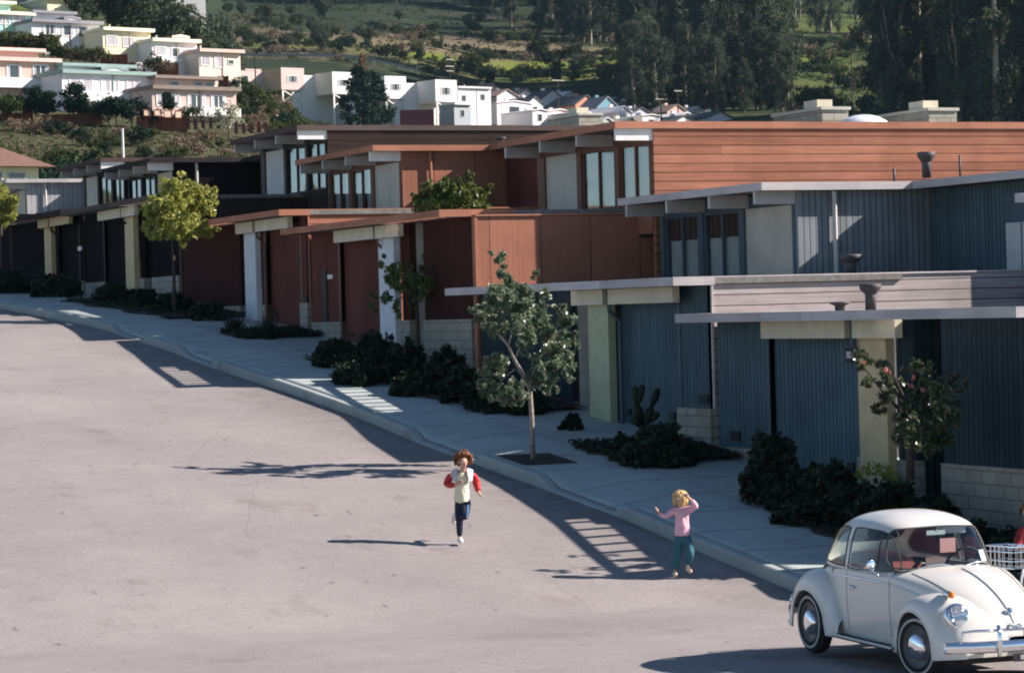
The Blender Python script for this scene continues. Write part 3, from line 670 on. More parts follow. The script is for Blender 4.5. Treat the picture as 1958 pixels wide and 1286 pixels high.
# planting beds (polygons on the ground)
def bed(px, name='planting_bed'):
    pts = [hit(*p) for p in px]; c = sum(pts)/len(pts); b = MB()
    top = [(p[0], p[1], p[2]+.05) for p in pts]; low = [(p[0], p[1], p[2]-.2) for p in pts]; n = len(pts)
    b.v = top + low; b.f = [tuple(range(n))] + [(i, (i+1) % n, n+(i+1) % n, n+i) for i in range(n)]; b.mi = [0]*(n+1)
    tag(b.build(name, M['soil']), kind='structure')
def bedw(pts, name='planting_bed'):
    b = MB(); n = len(pts); us_ = np.linspace(pts[0], pts[1], 24); v0, v1 = pts[2], pts[3]
    rows = [[(v0 + pts[4]*math.sin(i*.7)*.2, u, gz(v0, u)-.05), (v0 + pts[4]*math.sin(i*.7)*.2, u, gz(v0, u)+.05), (v1, u, gz(v1, u)+.09)] for i, u in enumerate(us_)]
    b.grid(rows); tag(b.build(name, M['soil']), kind='structure')
bedw((50.6, 61.2, 20.6, 22.79, 1)); bedw((33.6, 38.4, 20.6, 22.79, 1)); bedw((43.6, 45.9, 20.5, 22.79, .6)); bedw((66.4, 68.2, 20.6, 22.79, .4)); bedw((72.8, 84.6, 20.4, 22.79, 1)); bedw((95.4, 110, 20.6, 22.79, 1)); bedw((17., 31.6, 20.5, 22.79, 1))
pc = hit(1018, 878)
tag(MB().grid([[(v, u, gz(v, u)+.006) for v in np.linspace(18.72, 19.75, 5)] for u in np.linspace(pc[1]-.65, pc[1]+.65, 9)]).build('tree_pit', M['soil']), kind='structure')
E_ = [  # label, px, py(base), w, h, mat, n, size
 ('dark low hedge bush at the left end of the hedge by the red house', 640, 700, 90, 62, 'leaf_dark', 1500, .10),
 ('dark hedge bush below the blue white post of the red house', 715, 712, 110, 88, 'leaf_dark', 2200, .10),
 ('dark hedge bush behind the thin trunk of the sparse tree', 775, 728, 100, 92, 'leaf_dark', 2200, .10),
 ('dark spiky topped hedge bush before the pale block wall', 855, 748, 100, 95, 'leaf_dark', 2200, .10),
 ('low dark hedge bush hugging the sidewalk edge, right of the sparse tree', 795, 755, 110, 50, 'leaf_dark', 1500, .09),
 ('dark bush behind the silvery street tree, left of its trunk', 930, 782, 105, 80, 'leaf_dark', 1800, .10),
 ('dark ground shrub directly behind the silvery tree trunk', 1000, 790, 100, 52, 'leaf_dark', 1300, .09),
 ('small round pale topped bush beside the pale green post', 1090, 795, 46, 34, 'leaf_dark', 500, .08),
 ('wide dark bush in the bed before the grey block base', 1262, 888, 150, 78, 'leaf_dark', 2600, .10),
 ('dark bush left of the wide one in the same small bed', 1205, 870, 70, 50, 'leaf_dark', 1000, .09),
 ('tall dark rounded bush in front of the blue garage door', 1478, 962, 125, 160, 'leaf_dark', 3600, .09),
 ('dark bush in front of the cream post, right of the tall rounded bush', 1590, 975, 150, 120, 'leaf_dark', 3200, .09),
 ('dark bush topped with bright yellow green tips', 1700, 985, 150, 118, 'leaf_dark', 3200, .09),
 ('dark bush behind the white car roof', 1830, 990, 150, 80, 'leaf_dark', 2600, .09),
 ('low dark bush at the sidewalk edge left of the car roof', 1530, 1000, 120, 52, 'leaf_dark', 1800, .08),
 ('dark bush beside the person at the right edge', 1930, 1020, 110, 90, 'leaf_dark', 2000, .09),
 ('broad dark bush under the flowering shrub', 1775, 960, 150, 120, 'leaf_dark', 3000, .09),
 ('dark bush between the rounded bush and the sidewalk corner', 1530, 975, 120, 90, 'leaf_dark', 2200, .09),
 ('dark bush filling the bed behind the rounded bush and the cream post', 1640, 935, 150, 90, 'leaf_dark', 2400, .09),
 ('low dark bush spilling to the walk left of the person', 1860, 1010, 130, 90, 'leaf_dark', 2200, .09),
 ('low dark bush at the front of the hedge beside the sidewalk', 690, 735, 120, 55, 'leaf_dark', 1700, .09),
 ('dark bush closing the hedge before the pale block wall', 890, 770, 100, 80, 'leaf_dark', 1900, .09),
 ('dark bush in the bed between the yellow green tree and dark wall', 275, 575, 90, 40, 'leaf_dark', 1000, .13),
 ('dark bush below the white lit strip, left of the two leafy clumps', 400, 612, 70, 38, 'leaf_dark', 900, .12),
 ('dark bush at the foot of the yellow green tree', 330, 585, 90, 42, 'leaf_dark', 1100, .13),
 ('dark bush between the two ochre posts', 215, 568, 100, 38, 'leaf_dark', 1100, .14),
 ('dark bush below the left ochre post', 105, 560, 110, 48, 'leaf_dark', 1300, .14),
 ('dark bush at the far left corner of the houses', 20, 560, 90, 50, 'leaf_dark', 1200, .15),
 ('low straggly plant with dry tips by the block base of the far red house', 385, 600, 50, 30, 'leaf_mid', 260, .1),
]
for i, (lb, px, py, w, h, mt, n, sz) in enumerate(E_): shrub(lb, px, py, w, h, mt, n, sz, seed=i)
tb_o = [o for o in COL.objects if o.get('label') == 'dark bush topped with bright yellow green tips'][0]
for dx, dz in [(-.2,.05),(0,.10),(.2,.06),(.35,-.02),(-.3,-.06)]: leaves('lit_tip', leafgrid(rs_, [(*(hit(1690, 985) + np.array([dx, .3, .62 + dz])), .14, 60)], .06, 1.5), M['tips'], tb_o)
blade_plant('dark strap leaved clump beside the red house driveway, left one of two', 450, 638, 80, 50, 110, 1)
blade_plant('dark strap leaved clump in front of the block base, right one of two', 515, 648, 80, 56, 130, 2)
def cactus(label, px, py):
    g = hit(px, py); sc = float((MW.T @ g)[2]) / F; b = MB()
    def pad(x0, z0, x1, z1, w):
        p0 = g + np.array([x0*sc*.92, -x0*sc*.39, z0*sc]); p1 = g + np.array([x1*sc*.92, -x1*sc*.39, z1*sc])
        b.tube([tuple(p0 + (p1-p0)*k) for k in (0, .15, .4, .7, .9, 1)], [w*sc*q for q in (.35, .7, 1, 1, .75, .3)], 8)
    for a in [(0,0,-4,45,9),(-4,45,-14,85,10),(-14,85,-16,118,8),(-12,80,0,120,8),(2,40,16,78,9),(16,78,30,112,8),(-6,40,-22,60,8),(10,50,30,66,8)]: pad(*a)
    tag(b.build('prickly_pear', M['leaf_dark'], smooth=True), label, 'cactus')
cactus('dark prickly pear cactus in front of the blue garage door', 1232, 855)

# ------------------------------------------------------------------ far hillside: houses
HD = np.array([.97, .2436]); HD /= np.linalg.norm(HD); HN = np.array([-HD[1], HD[0]])    # along the fronts / into the hill
W_ = {}
def wallm(n, c): return plain('stucco_' + n, c, .85, var=.06)
def hill_house(label, xl, xr, yt, yb, D, wall, trim, wins=(), gable=None, band=None, roof2=None, depth=9., cat='house', over=.5, curt='curtain', win2=(), name='hillside_house', group='stucco houses on the hillside'):
    p0 = P(xl, yt, D); o2 = p0[:2]
    def fac(px, py, off=0.):
        r_ = ray(px, py); a = np.array([[r_[0], -HD[0]], [r_[1], -HD[1]]]); s_ = np.linalg.solve(a, o2 + HN*off); return s_[1], r_[2]*s_[0] - p0[2]
    T = frame((p0[0], p0[1], p0[2]), HD, HN)
    W = fac(xr, yt)[0]; zb = fac((xl+xr)/2, yb)[1]
    t = thing(name, label, cat, T(W/2, depth/2, zb), group)
    MB().box(0, W, 0, depth, zb-6, -.35, T).build('wall', wall, t)
    MB().box(-.15, W+over*.6, -.5, depth+.3, -.347, 0, T).build('roof', trim, t)
    if xr - xl > 50:
        for fx in (.3, .62): MB().tube([T(W*fx, depth*.55, -.1), T(W*fx, depth*.55, .9)], .09, 6).build('vent_pipe', M['offwhite'], t)
        MB().tube([T(W*.56, -.06, -.36), T(W*.56, -.06, zb)], .05, 5).build('downspout', trim, t)
    if gable:
        g0, g1, g2 = fac(gable[0], yt)[0], fac(gable[1], yt)[0], fac(gable[2], yt)[0]; hh = -fac(gable[1], yt)[1] + fac(gable[1], gable[3])[1]
        b = MB(); b.add([T(x, y, z) for y in (-.56, 4) for x, z in ((g0, .02), (g1, hh), (g2, .02), (g2, .28), (g1, hh+.3), (g0, .28))], [(0,1,4,5),(1,2,3,4),(6,11,10,7),(7,10,9,8),(5,4,10,11),(4,3,9,10),(0,6,7,1),(1,7,8,2)]).build('gable_trim', trim, t)
        MB().add([T(g0, -.5, .01), T(g1, -.5, hh), T(g2, -.5, .01), T(g0, 3.5, .01), T(g1, 3.5, hh), T(g2, 3.5, .01)], [(0,1,2),(3,5,4),(0,3,4,1),(1,4,5,2)]).build('gable_wall', wall, t)
    if band:
        a, z1 = fac(band[0], band[2]); b_, z0 = fac(band[1], band[3]); z1 = fac((band[0]+band[1])/2, band[2])[1]; z0 = fac((band[0]+band[1])/2, band[3])[1]
        MB().box(a, b_, -.85, -.003, z0, z1, T).build('balcony_front', M['white'], t)
    if roof2:
        a, b_, y0, y1 = roof2[:4]; ax, az_ = fac(a, y0, 4.); bx_, _ = fac(b_, y0, 4.); zl = fac((a+b_)/2, y1, 4.)[1]; zh_ = fac((a+b_)/2, y0, 4.)[1]
        MB().box(ax+.3, bx_-.5, 4., depth+1, .01, zh_-.3, T).build('upper_wall', wall, t)
        MB().box(ax, bx_, 3.4, depth+1.5, zh_-.297, zh_, T).build('upper_roof', trim, t)
        for (x0, x1, y0_, y1_) in win2:
            q0, q1 = fac(x0, y0_, 4.), fac(x1, y1_, 4.); zz = fac((x0+x1)/2, y0_, 4.)[1]; z2 = fac((x0+x1)/2, y1_, 4.)[1]
            w = MB().box(q0[0], q1[0], 3.9, 3.996, z2, zz, T).build('window', M['offwhite'], t); MB().box(q0[0]+.08, q1[0]-.08, 3.86, 3.897, z2+.08, zz-.08, T).build('pane', M['darkpane'], w)
    for wi in wins:
        x0, x1, y0, y1 = wi[:4]; c = wi[4] if len(wi) > 4 else 'curtain'
        xm = (x0+x1)/2; q0 = fac(x0, y0)[0]; q1 = fac(x1, y0)[0]; zt_ = fac(xm, y0)[1]; z0 = fac(xm, y1)[1]
        f = MB(); e = .09
        f.box(q0, q1, -.07, -.003, zt_-e, zt_, T).box(q0, q1, -.07, -.003, z0, z0+e, T).box(q0, q0+e, -.07, -.003, z0+e, zt_-e, T).box(q1-e, q1, -.07, -.003, z0+e, zt_-e, T)
        n = max(1, round((q1-q0)/1.0))
        for k in range(1, n): f.box(q0+(q1-q0)*k/n-.04, q0+(q1-q0)*k/n+.04, -.06, -.003, z0+e, zt_-e, T)
        f = f.build('window', M['white'] if c != 'bare' else M['offwhite'], t)
        if c in ('dark', 'bare'): MB().box(q0+e, q1-e, -.03, -.004, z0+e, zt_-e, T).build('pane', M['darkpane'], f)
        elif c == 'mixed':
            MB().box(q0+e, q1-e, -.02, -.004, z0+e, zt_-e, T).build('pane', M['darkpane'], f)
            MB().box(q0+e, q0+(q1-q0)*.22, -.05, -.021, z0+e, zt_-e, T).box(q1-(q1-q0)*.22, q1-e, -.05, -.021, z0+e, zt_-e, T).parts('curtain', M['farcurtain'], f)
        else: MB().box(q0+e, q1-e, -.03, -.004, z0+e, zt_-e, T).build('pane', M['farcurtain'], f)
    return T, fac, t
M['darkpane'] = plain('dark_window_glass', (.045,.06,.07), .12, spec=.8)
m_, t_, b_ = newmat('pleated_curtain_pane'); fq = noise(t_, coords(t_, (3,3,.02)), 1.5, 2)
t_.links.new(ramp(t_, fq, [(.35, (.30,.28,.33)), (.6, (.58,.55,.58))]), b_.inputs['Base Color']); b_.inputs['Roughness'].default_value = .35; M['farcurtain'] = m_
pinkw = wallm('pink', (.62,.42,.36)); whitew = wallm('white', (.78,.76,.77)); mint = wallm('mint', (.42,.72,.62)); creamw = wallm('cream', (.80,.72,.50)); beige = wallm('beige', (.78,.66,.55)); taupe = wallm('taupe', (.55,.42,.38))
teal = plain('teal_trim', (.25,.36,.34), .6); brownt = plain('brown_trim', (.22,.18,.15), .8); pinkt = plain('pink_trim', (.70,.50,.44), .7); creamt = plain('cream_trim', (.82,.76,.58), .7); greyt = plain('grey_shingle', (.25,.25,.28), .9)
hill_house('pink hillside house with flat stepped roof at the left edge', -60, 108, 107, 225, 250, pinkw, pinkt, [(12,40,124,150,'mixed'),(62,92,124,152,'mixed')], band=(-60,112,150,169), roof2=(-60,82,92,100))
hill_house('white hillside house with teal roof edges and a small peak over its middle window', 118, 289, 133, 225, 250, whitew, teal, [(131,176,150,176),(192,227,152,178),(241,270,153,180)], gable=(188,215,238,128), band=(120,290,179,196), roof2=(114,256,123,130), win2=[(160,178,132,138)])
hill_house('grey brown hillside house with dark windows, lowest on the slope', 290, 451, 163, 238, 250, taupe, brownt, [(298,343,180,203,'mixed'),(358,392,180,206,'mixed'),(403,431,182,208,'mixed')], band=(345,452,208,224), roof2=(291,420,146,152), win2=[(324,342,155,166),(371,387,156,167),(392,408,157,168)])
hill_house('mint green hillside house with cream roof at the upper left', -60, 60, 19, 100, 290, mint, creamt, [(-10,18,28,47),(23,49,28,49)], roof2=(-60,27,2,9))
hill_house('white hillside house with a grey shingle roof and central peak', 60, 190, 36, 118, 290, whitew, greyt, [(82,107,46,66,'mixed'),(117,140,48,69,'mixed'),(147,169,50,72,'mixed'),(150,168,90,106,'mixed')], gable=(117,133,150,33), roof2=(58,143,22,34))
hill_house('cream yellow hillside house with three blind drawn windows', 196, 287, 52, 125, 290, creamw, creamt, [(202,225,68,88),(234,256,71,91),(262,279,74,93,'mixed')])
hill_house('white hillside house with a small roof peak and pink balcony line', 290, 376, 73, 150, 290, whitew, creamt, [(295,317,89,107),(326,346,91,110,'mixed'),(352,369,93,111)], gable=(324,341,358,70), band=(294,340,114,121))
hill_house('beige hillside house at the right end of the upper row', 380, 459, 93, 172, 290, beige, pinkt, [(383,401,107,126),(409,428,109,130),(435,447,114,124,'bare')])
hill_house('cream corner house highest on the hill with no windows facing the street', 90, 130, -6, 28, 345, creamw, creamt, [], depth=8)
hill_house('dark fronted house behind the cream corner house', 50, 88, -4, 24, 350, taupe, greyt, [(66,80,8,20,'dark')])
T2 = hill_house('long shaded building on stilts at the top of the hill', 170, 392, -32, 4, 430, wallm('shade', (.34,.36,.36)), greyt, [(200,212,-10,2,'dark'),(236,246,-10,2,'dark'),(262,280,-14,0,'dark')], depth=12)
bt = MB()
# white blocks on posts across the valley
def block_house(label, xs, x0, x1, y0, y1, D, wall, win, recess):
    T, fac, t = hill_house(label, x0, x1, y0, y1, D, wall, wall, [win], depth=6.4, over=0., name='hillside_block', group='white boxes on posts across the valley')
    t2 = t
    # replace the full height wall by a box on posts
    for o in [c for c in COL.objects if c.parent == t and c.name.split('.')[0] in ('wall', 'roof')]: bpy.data.objects.remove(o)
    W = fac(x1, y0)[0]; z1 = fac((x0+x1)/2, y1)[1]
    MB().box(0, W, 0, 6.6, z1, 0, T).build('wall', wall, t)
    for x in (.25, W-.6): MB().box(x, x+.35, .1, .4, z1-7, z1-.003, T).build('post', M['white'], t)
    b = MB(); b.tube([T(.5, .25, z1-.1), T(W-.6, .25, z1-2.4)], .12, 5); b.tube([T(W-.6, .25, z1-.1), T(.5, .25, z1-2.4)], .12, 5); b.build('cross_brace', M['white'], t)
    MB().box(-recess, W, 6.603, 14, z1-7, -.25, T).build('rear_wall', wall, t)
    q = fac(x0, y0)
    w = MB().box(-recess+.5, -recess+1.7, 6.5, 6.6, z1+.6, -1.2, T).build('window', M['offwhite'], t); MB().box(-recess+.6, -recess+1.6, 6.47, 6.497, z1+.7, -1.3, T).build('pane', M['darkpane'], w)
pkw = wallm('rose', (.66,.52,.48))
block_house('pinkish box house on posts, leftmost across the valley', 506, 537, 581, 129, 172, 560, pkw, (548,571,145,158,'mixed'), 5.5)
block_house('white box house on posts, left of the big conifer', 603, 635, 678, 137, 180, 560, whitew, (646,668,152,165,'mixed'), 5.5)
block_house('white box house on posts, just right of the big conifer', 700, 735, 776, 145, 189, 560, whitew, (746,767,160,173,'mixed'), 4.)
block_house('white box house on posts, rightmost of the four', 795, 832, 873, 152, 195, 560, whitew, (842,863,167,182,'mixed'), 5.5)
hill_house('rose side walled house peeping between the slope and the leftmost box', 468, 497, 132, 200, 575, pkw, pkw, [], over=0.)
hill_house('large plain white block with two tiny windows', 876, 938, 165, 250, 570, whitew, whitew, [(882,891,182,194,'bare'),(918,927,180,192,'bare')], over=0.)
hill_house('low blue grey house in front of the plain white block', 868, 900, 197, 250, 552, wallm('bluegrey', (.42,.46,.50)), whitew, [(880,888,210,224,'bare')], over=0., depth=5)
def gable_house(label, xl, xr, ye, yp, D, wall, roof, win=None, depth=11.):
    p0 = P(xl, ye, D); o2 = p0[:2]
    def fac(px, py):
        r_ = ray(px, py); a = np.array([[r_[0], -HD[0]], [r_[1], -HD[1]]]); s_ = np.linalg.solve(a, o2); return s_[1], r_[2]*s_[0] - p0[2]
    T = frame(tuple(p0), HD, HN); W = fac(xr, ye)[0]; h = fac((xl+xr)/2, yp)[1]; zb = -9.
    t = thing('gabled_house', label, 'house', T(W/2, depth/2, zb), 'gabled houses beyond the roofline')
    MB().add([T(x, y, z) for y in (0, depth) for x, z in ((0, zb), (W, zb), (W, 0), (W/2, h), (0, 0))], [(0,1,2,3,4),(5,9,8,7,6),(0,5,6,1),(1,6,7,2),(4,9,5,0)]).build('wall', wall, t)
    b = MB(); e = .35
    for (xa, za, xb, zb2) in ((-e, -e*h/(W/2), W/2, h), (W+e, -e*h/(W/2), W/2, h)):
        b.add([T(x, y, z) for y in (-.3, depth+.3) for x, z in ((xa, za+.03), (xb, zb2+.03), (xb, zb2+.25), (xa, za+.25))], [(0,1,2,3),(4,7,6,5),(0,3,7,4),(3,2,6,7),(1,0,4,5)])
    b.build('roof', roof, t)
    wx = W*.35; w = MB().box(wx, wx+W*.3, -.08, -.003, -2.1, -.6, T).build('window', M['offwhite'], t); MB().box(wx+.12, wx+W*.3-.12, -.11, -.083, -2., -.7, T).build('pane', M['darkpane'], w)
    MB().box(W*.7, W*.7+.8, depth*.5, depth*.5+.8, h*.3, h+.9, T).build('chimney', wall, t)
slate = plain('dark_slate_roof', (.10,.105,.11), .9); tan = plain('tan_roof', (.32,.24,.20), .9); orng = wallm('orange', (.60,.30,.20)); tealw = wallm('teal_blue', (.16,.34,.42)); lilac = wallm('lilac', (.55,.56,.66)); peach = wallm('peach', (.68,.46,.40))
G_ = [('pink gabled house peeping over the white block', 930, 955, 174, 160, 640, peach, tan), ('white gabled house with brown roof behind the white block', 950, 990, 184, 172, 625, whitew, tan),
 ('flat fronted white house low by the white dome', 950, 1016, 197, 194, 590, whitew, whitew), ('white gabled house with slate roof, left of the big white gable', 985, 1030, 186, 172, 630, whitew, slate),
 ('small white gabled house in front of the slate roof', 1008, 1038, 198, 186, 600, whitew, slate), ('big bright white gabled house in the middle of the cluster', 1034, 1080, 190, 173, 625, whitew, slate),
 ('orange gabled house with long dark roof', 1100, 1145, 200, 183, 605, orng, slate), ('long low white house beneath the orange gable', 1040, 1100, 214, 210, 580, wallm('rose2', (.72,.55,.50)), whitew),
 ('teal blue gabled house', 1142, 1182, 205, 186, 600, tealw, greyt), ('grey gabled house behind the teal one', 1168, 1194, 198, 186, 640, wallm('grey2', (.4,.4,.44)), greyt),
 ('white gabled house right of the teal one', 1192, 1236, 206, 193, 615, whitew, slate), ('lilac gabled house with a dark roof slope', 1208, 1246, 218, 207, 590, lilac, slate),
 ('white gabled house behind the utility pole', 1250, 1282, 212, 201, 610, whitew, slate), ('tan roofed peach gabled house', 1276, 1314, 214, 201, 605, peach, tan),
 ('white gabled house right of the tan roof', 1316, 1352, 216, 205, 615, whitew, whitew), ('long white gabled house with a dark roof, rightmost of the cluster', 1352, 1402, 226, 214, 580, whitew, slate),
 ('low white gabled house just above the brown roofline', 1290, 1330, 232, 222, 570, whitew, slate), ('small pale green gabled house touching the red roof corner', 1146, 1176, 236, 226, 565, wallm('palegreen', (.6,.7,.6)), whitew),
 ('small cream gabled house above the red roof corner', 1196, 1218, 236, 226, 565, creamw, creamt)]
G_ += [('flat white house low at the left of the gabled cluster', 1018, 1046, 212, 210, 575, whitew, whitew), ('flat cream white house before the orange gable', 1098, 1128, 216, 214, 572, wallm('ivory', (.74,.70,.64)), whitew), ('white gabled house squeezed right of the teal gable', 1180, 1206, 214, 204, 585, whitew, whitew), ('flat white house under the lilac house', 1228, 1262, 222, 220, 572, whitew, whitew), ('small white gabled house left of the tan roof', 1238, 1258, 206, 198, 630, whitew, whitew), ('small white house low between the tan roof and the pole', 1300, 1326, 222, 216, 590, whitew, whitew), ('white gabled house peeping behind the big white gable', 1074, 1104, 186, 176, 640, whitew, whitew)]
pale_roof = plain('pale_grey_roof', (.42,.42,.43), .9)
for i, g_ in enumerate(G_): gable_house(*(g_ if g_[6] is not slate or i in (6, 10, 15) else g_[:6] + (pale_roof,)))
# brown hip roofed house beyond the far end of the street
p0 = P(-40, 345, 150); Tn = frame(tuple(p0), HD, HN); t = thing('hip_roofed_house', 'cream walled house with a brown hip roof at the far left end', 'house', tuple(p0))
MB().box(0, 3.6, 0, 7, -3., 0.75, Tn).build('wall', creamw, t)
rb = MB(); rb.add([Tn(-.6,-.6,.76), Tn(4.4,-.6,.76), Tn(4.4,7.6,.76), Tn(-.6,7.6,.76), Tn(-1.2,3.5,2.6), Tn(1.2,3.5,2.6)], [(0,1,5,4),(1,2,5),(2,3,4,5),(3,0,4),(0,3,2,1)]).build('roof', plain('brown_shingle', (.17,.095,.075), .9, var=.25, sc=5), t)
for x in (.3, 1.7): w = MB().box(x, x+1.1, -.06, -.003, -.5, .5, Tn).build('window', M['offwhite'], t); MB().box(x+.08, x+1.02, -.09, -.063, -.42, .42, Tn).build('pane', M['darkpane'], w)
# fences, poles and garden things on the hillside
M['redwood'] = planks('redwood_fence', (.26,.10,.065), 'h', .15, .25, .02); M['picket'] = plain('maroon_paint', (.16,.05,.05), .8)
def hfence(label, xl, xr, yt, yb, D, mat, kind='fence', D2=None, posts=True):
    p0 = P(xl, yt, D); p1 = P(xr, yt, D2 or D); h = (yb-yt)*D/F; d = (p1-p0)[:2]; L = np.linalg.norm(d); d = d/L; n = np.array([-d[1], d[0]])
    T = frame(tuple(p0), d, n); t = thing('fence', label, 'fence', T(L/2, 0, -h), 'garden fences on the hillside')
    if kind == 'picket':
        b = MB(); k = int(L/.55)
        for i in range(k): b.box(i*L/k, i*L/k+.3, 0, .05, -h, -.1*(i % 3), T)
        b.box(0, L, .051, .12, -h*.4, -h*.4+.1, T).build('picket_row', mat, t)
    else:
        MB().box(0, L, 0, .06, -h-.8, 0, T).build('board', mat, t)
        if posts:
            k = max(2, int(L/2.4)); pb = MB()
            for i in range(k+1): MB().box(i*L/k-.06, i*L/k+.06, -.07, -.002, -h-.8, .06, T).build('post', mat, t)
    return T, t
for a in [('long low red brown board fence under the pink hillside house', -30, 62, 218, 232, 241), ('short tall red brown fence between two garden bushes', 44, 60, 196, 224, 242), ('low red brown fence under the teal roofed house', 72, 150, 220, 231, 241),
          ('red brown board fence right of the round topiary bush', 151, 194, 206, 226, 241), ('sloping red brown fence under the four pale lattice panels', 262, 356, 224, 240, 240),
          ('boxy red brown fence before the cream yellow house', 192, 243, 105, 125, 281), ('red brown fence behind the two pale hoops', 243, 296, 120, 138, 281), ('red brown fence under the pink balcony line', 296, 340, 122, 145, 281), ('red brown corner fence before the beige house', 418, 436, 146, 166, 281)]:
    hfence(*a, M['redwood'])
T_, t_ = hfence('maroon picket fence below the grey brown house', 356, 428, 226, 248, 240, M['picket'], 'picket')
hfence('broken dark picket fence right of the white flowering bush', 448, 520, 234, 256, 238, M['picket'], 'picket')
hfence('large maroon board fence beside the rightmost box house', 765, 829, 211, 236, 548, plain('maroon_board', (.20,.055,.06), .8))
lat = plain('lattice_panel', (.55,.45,.34), .8)
for i, (x0, x1, y0, y1) in enumerate([(274,291,209,222),(294,311,209,222),(313,331,210,225),(334,351,211,226)]):
    p0 = P(x0, y0, 239); T = frame(tuple(p0), HD, HN); w = (x1-x0)*239/F; h = (y1-y0)*239/F
    t = thing('lattice_panel', ['first pale lattice panel from the left on the red fence','second pale lattice panel from the left on the red fence','third pale lattice panel from the left on the red fence','rightmost pale lattice panel on the red fence'][i], 'panel', T(w/2, 0, -h), 'pale lattice panels on the garden fence')
    MB().box(.06, w-.06, 0, .03, -h+.06, -.06, T).build('lattice', lat, t); MB().box(0, w, -.04, -.002, -h, -h+.07, T).box(0, w, -.04, -.002, -.07, 0, T).box(0, .07, -.04, -.002, -h+.071, -.071, T).box(w-.07, w, -.04, -.002, -h+.071, -.071, T).build('frame', M['redwood'], t)
for i, (px, py) in enumerate([(266,128),(285,129)]):
    c = P(px, py, 279); b = MB(); T = frame(tuple(c), HD, HN)
    ring = [T(.26*0+.42*math.cos(a), 0, .42*math.sin(a)) for a in [k*math.pi/12 for k in range(25)]]
    b.tube(ring, .07, 6, cap=False); b.tube([T(0,0,-.42), T(0,0,-1.6)], .04, 6)
    for a in (0, .8, 1.6, 2.4): b.tube([T(.4*math.cos(a), 0, .4*math.sin(a)), T(-.4*math.cos(a), 0, -.4*math.sin(a))], .03, 4)
    tag(b.build('yard_ornament', M['white']), ['left pale round garden wheel by the red fence','right pale round garden wheel by the red fence'][i], 'ornament', 'pale garden wheels')
def pole(label, px, yt, yb, D, arm=None, r=.16, mat='darkbark', name='utility_pole', cat='pole'):
    a = P(px, yb, D); b_ = P(px, yt, D); b_[0], b_[1] = a[0], a[1]; t = thing(name, label, cat, a, 'poles on the hillside')
    MB().tube([(a[0], a[1], a[2]-3), tuple(b_)], [r, r*.7], 8).build('shaft', M[mat], t)
    if arm:
        for y, w in arm:
            z = P(px, y, D)[2]; q = MB().box(-w, w, -.22, -.161, -.09, .09, frame((a[0], a[1], z), HD, HN)).build('crossarm', plain('weathered_arm', (.45,.42,.38), .8), t)
pole('utility pole with one crossarm over the bright white gable', 1068, 152, 205, 590, [(154,1.6)])
pole('utility pole with a wide crossarm left of the tan roof', 1265, 188, 235, 560, [(190,1.6)])
pole('small utility pole with a crossarm near the eucalyptus grove', 1297, 172, 230, 600, [(174,1.1)])
pole('tall bare dark pole against the shaded grove', 1221, 90, 215, 640)
pole('utility pole with pale crossarms between the two round trees', 860, 110, 160, 620, [(114,1.0),(127,1.2),(136,1.0)])
pole('grey utility pole beside the bushy brown slope', 807, 120, 165, 640, [(127,1.0)])
pole('thin pole right of the beige house', 489, 95, 165, 520)
pole('white post standing on the near grass slope', 235, 246, 283, 205, None, .12, 'white', 'marker_post', 'post')
pole('thin dark pole in the grassy clearing, left one', 1595, 95, 200, 600)
pole('thin dark pole in the grassy clearing, right one', 1630, 90, 205, 600)
wb_ = MB(); a_, b2_ = P(430, 170, 300), P(800, 240, 520)
wb_.tube([tuple(a_ + (b2_-a_)*k/10 - np.array([0,0,4*math.sin(k/10*math.pi)])) for k in range(11)], .06, 5); tag(wb_.build('utility_wire', M['offwhite']), 'pale overhead wire sagging across the green bank toward the maroon fence', 'wire')
# guard rail along the hill road
def rail(label, pts):
    b = MB(); q = [terr(px, D) for px, D in pts]; w = [(tuple(p + np.array([0,0,.35])), tuple(p + np.array([0,0,1.0]))) for p in q]
    b.grid(w)
    for p in q[::2]: b.box(p[0]-.1, p[0]+.1, p[1]+.05, p[1]+.25, p[2]-.5, p[2]+1.0)
    tag(b.build('guard_rail', plain('galvanised_rail', (.36,.36,.35), .6)), label, 'railing')
rail('long pale guard rail along the hill road, left side', [(465+12*i, 700) for i in range(30)])
rail('short pale guard rail above the grassy clearing', [(1590+8*i, 690) for i in range(13)])
# ------------------------------------------------------------------ far trees: a few built kinds, copied
def eucalyptus(seed, H=34., leafc=None, W=1.):
    rs = np.random.RandomState(seed); bl = []
    n = 34
    for i in range(n):
        z = H*(.07 + .92*(i/n)**.9); rad = 4.4*W*math.sin(math.pi*min(1, (z/H + .06)/1.12))**.7 + .4
        for k in range(3):
            th = rs.uniform(0, 6.28); q = rs.uniform(.2, 1)*rad; r = rs.uniform(.8, 1.7)
            bl.append((q*math.cos(th), q*math.sin(th), z + rs.uniform(-1.5, 1.5), r, 110))
    V = leafgrid(rs, bl, .62, 2.4, .2, (1,1,1.7), droop=1.6)
    me = leafmesh('crown_leaves', V, M['leaf_euca']); tb_ = MB()
    tb_.tube([(0,0,-2),(rs.uniform(-.3,.3),0,H*.3),(rs.uniform(-.6,.6),rs.uniform(-.5,.5),H*.6),(rs.uniform(-.6,.6),0,H*.95)], [.55,.42,.28,.08], 8)
    for i in range(7):
        z = H*rs.uniform(.25, .8); th = rs.uniform(0, 6.28); tb_.tube([(0,0,z),(2*math.cos(th),2*math.sin(th),z+2.5),(3.4*W*math.cos(th),3.4*W*math.sin(th),z+6)], [.2,.13,.05], 5)
    return me, tb_
